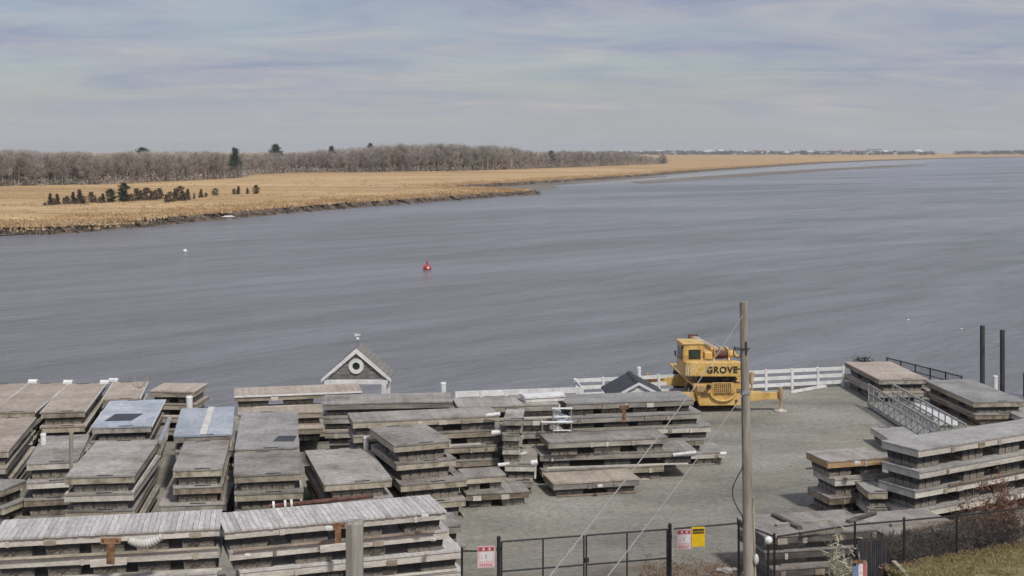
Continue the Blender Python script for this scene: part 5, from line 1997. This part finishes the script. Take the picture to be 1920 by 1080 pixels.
# edging timber at the left end of the bank
p, q = at(1676, 1056, 1.0), at(1712, 1092, 1.15)
d = q - p
o_ = tag(part('edging_timber', beam_between((0, 0, 0), d, .12, .12), M['beam_wood'], None), 'pale edging timber at the left corner of the grass bank', 'timber')
o_.location = p + Vector((-.02, -.05, .03))
for i, (px, py, s, lab) in enumerate(((1349, 1069, .09, 'grey white stone, leftmost of the three by the pole'), (1363, 1070, .15, 'largest white stone between two smaller ones by the pole'), (1378, 1068, .09, 'small tan stone nearest the pole'), (1398, 1076, .1, 'pale stone at the foot of the pole'))):
    rr = random.Random(i)
    mb = MB().ball((0, 0, 0), s, 8, 6, (1.3, .9, .75))
    mb.v = [tuple(c * rr.uniform(.85, 1.12) for c in v) for v in mb.v]
    o_ = tag(part('stone', mb, M['rock'], None), lab, 'stone')
    p = atY(px, py, 39.3)
    o_.location = (p.x, 39.3 * 1.0, s * .4)
    o_.location = at(px, py, s * .4)
# loose stones and wood scraps on the gravel
gs = []
for k in range(1100):
    px, py = rg.uniform(850, 1700), rg.uniform(745, 1075)
    p = at(px, py, 0)
    gs.append((p.x, p.y, .015))
v_, t_ = scatter_tris(gs, 4, (.05, .05, .008), .032, 23, up=0, thin=.6)
tag(link('gravel_stones', npmesh('gravel_stones', v_, t_), None, M['concrete']), 'loose stones scattered on the gravel yard', 'stones', kind='stuff')
p = at(258, 717, 2.2)
o_ = tag(part('bent_rod', MB().path([(0, 0, .42), (.2, -.4, .2), (.5, -.9, .02), (.6, -.5, .12), (.66, -.2, .38)], .018, 6), M['beam_worn'], None), 'thin bent rod leaning where the tan deck meets the crosswise dock', 'rod')
o_.location = p + Vector((0, -.6, 0))
# loose timbers heaped on the old dark docks and behind the brush
for i, (x0, y0, x1, y1, z, lab) in enumerate(((1455, 985, 1560, 975, 1.45, 'long grey timber lying across the near old dark dock'), (1500, 1000, 1580, 990, 1.45, 'shorter timber at the front rim of the old dark dock'),
                                              (1590, 978, 1640, 962, 1.46, 'timber end pointing away on the right of the old dark dock'), (1670, 985, 1760, 976, 1.17, 'old timber on the low dock behind the brush'),
                                              (1700, 996, 1785, 978, 1.20, 'crooked timber slanting over the low dock behind the brush'), (1450, 965, 1500, 990, 1.46, 'timber lying towards the camera beside the pole'))):
    p, q = at(x0, y0, z), at(x1, y1, z)
    d = q - p
    o_ = tag(part('old_timber', beam_between((0, 0, 0), d, .16, .09), M[('beam_grey', 'beam_worn', 'beam_dark')[i % 3]], None), lab, 'timber', 'loose timbers on the old docks')
    o_.location = p
# pale dry plant and small flag at the bottom
p = atY(1585, 1072, 30.0)
base_z = 0.0
tt = twig_bush('dry_plant', (p.x, 30.0, 0), p.z + .25, .42, 810, M['dry_plant'], 'pale dried plant at the bottom edge in front of the fence', 'plant', n=40)
p = atY(1601, 1071, 29.6)
t = empty('small_flag', (p.x + .12, 29.6, 0), R(8), 'small red white and blue flag on a thin stick beside the dried plant', 'flag')
part('stick', MB().tube((.17, 0, 0), (.17, 0, p.z + .2), .012, .012, 6), M['beam_wood'], t)
M['flag_blue'] = material('flag_blue', [(.16, .22, .35), (.22, .28, .42)], 5, .7, vary=0)
fw = .30
part('red_stripe', MB().box(.08, .16, -.008, .0, p.z - .22, p.z + .18), M['sign_red'], t)
part('white_stripe', MB().box(-.02, .08, -.008, .0, p.z - .22, p.z + .16), M['white'], t)
part('blue_field', MB().box(-.16, -.02, -.008, .0, p.z - .22, p.z + .12), M['flag_blue'], t)
part('red_cap', MB().box(-.16, .16, -.006, .002, p.z + .18, p.z + .24), M['rust'], t)

# ------------------------------------------------------------------ air
hz = MB().box(-16500, 16500, -60, 6300, -6.5, 36)
hm = bpy.data.materials.new('haze_air')
hm.use_nodes = True
hn, hl = hm.node_tree.nodes, hm.node_tree.links
hn.clear()
ho = N(hn, 'ShaderNodeOutputMaterial')
pv = N(hn, 'ShaderNodeVolumePrincipled')
pv.inputs['Color'].default_value = (.86, .90, .96, 1)
pv.inputs['Density'].default_value = .00011
hl.new(pv.outputs[0], ho.inputs['Volume'])
ho_ = part('haze', hz, hm, None)
tag(ho_, 'pale haze in the air over the river and marsh', 'haze', kind='stuff')
print('docks', DOCK_N[0], 'objects', len(bpy.data.objects))
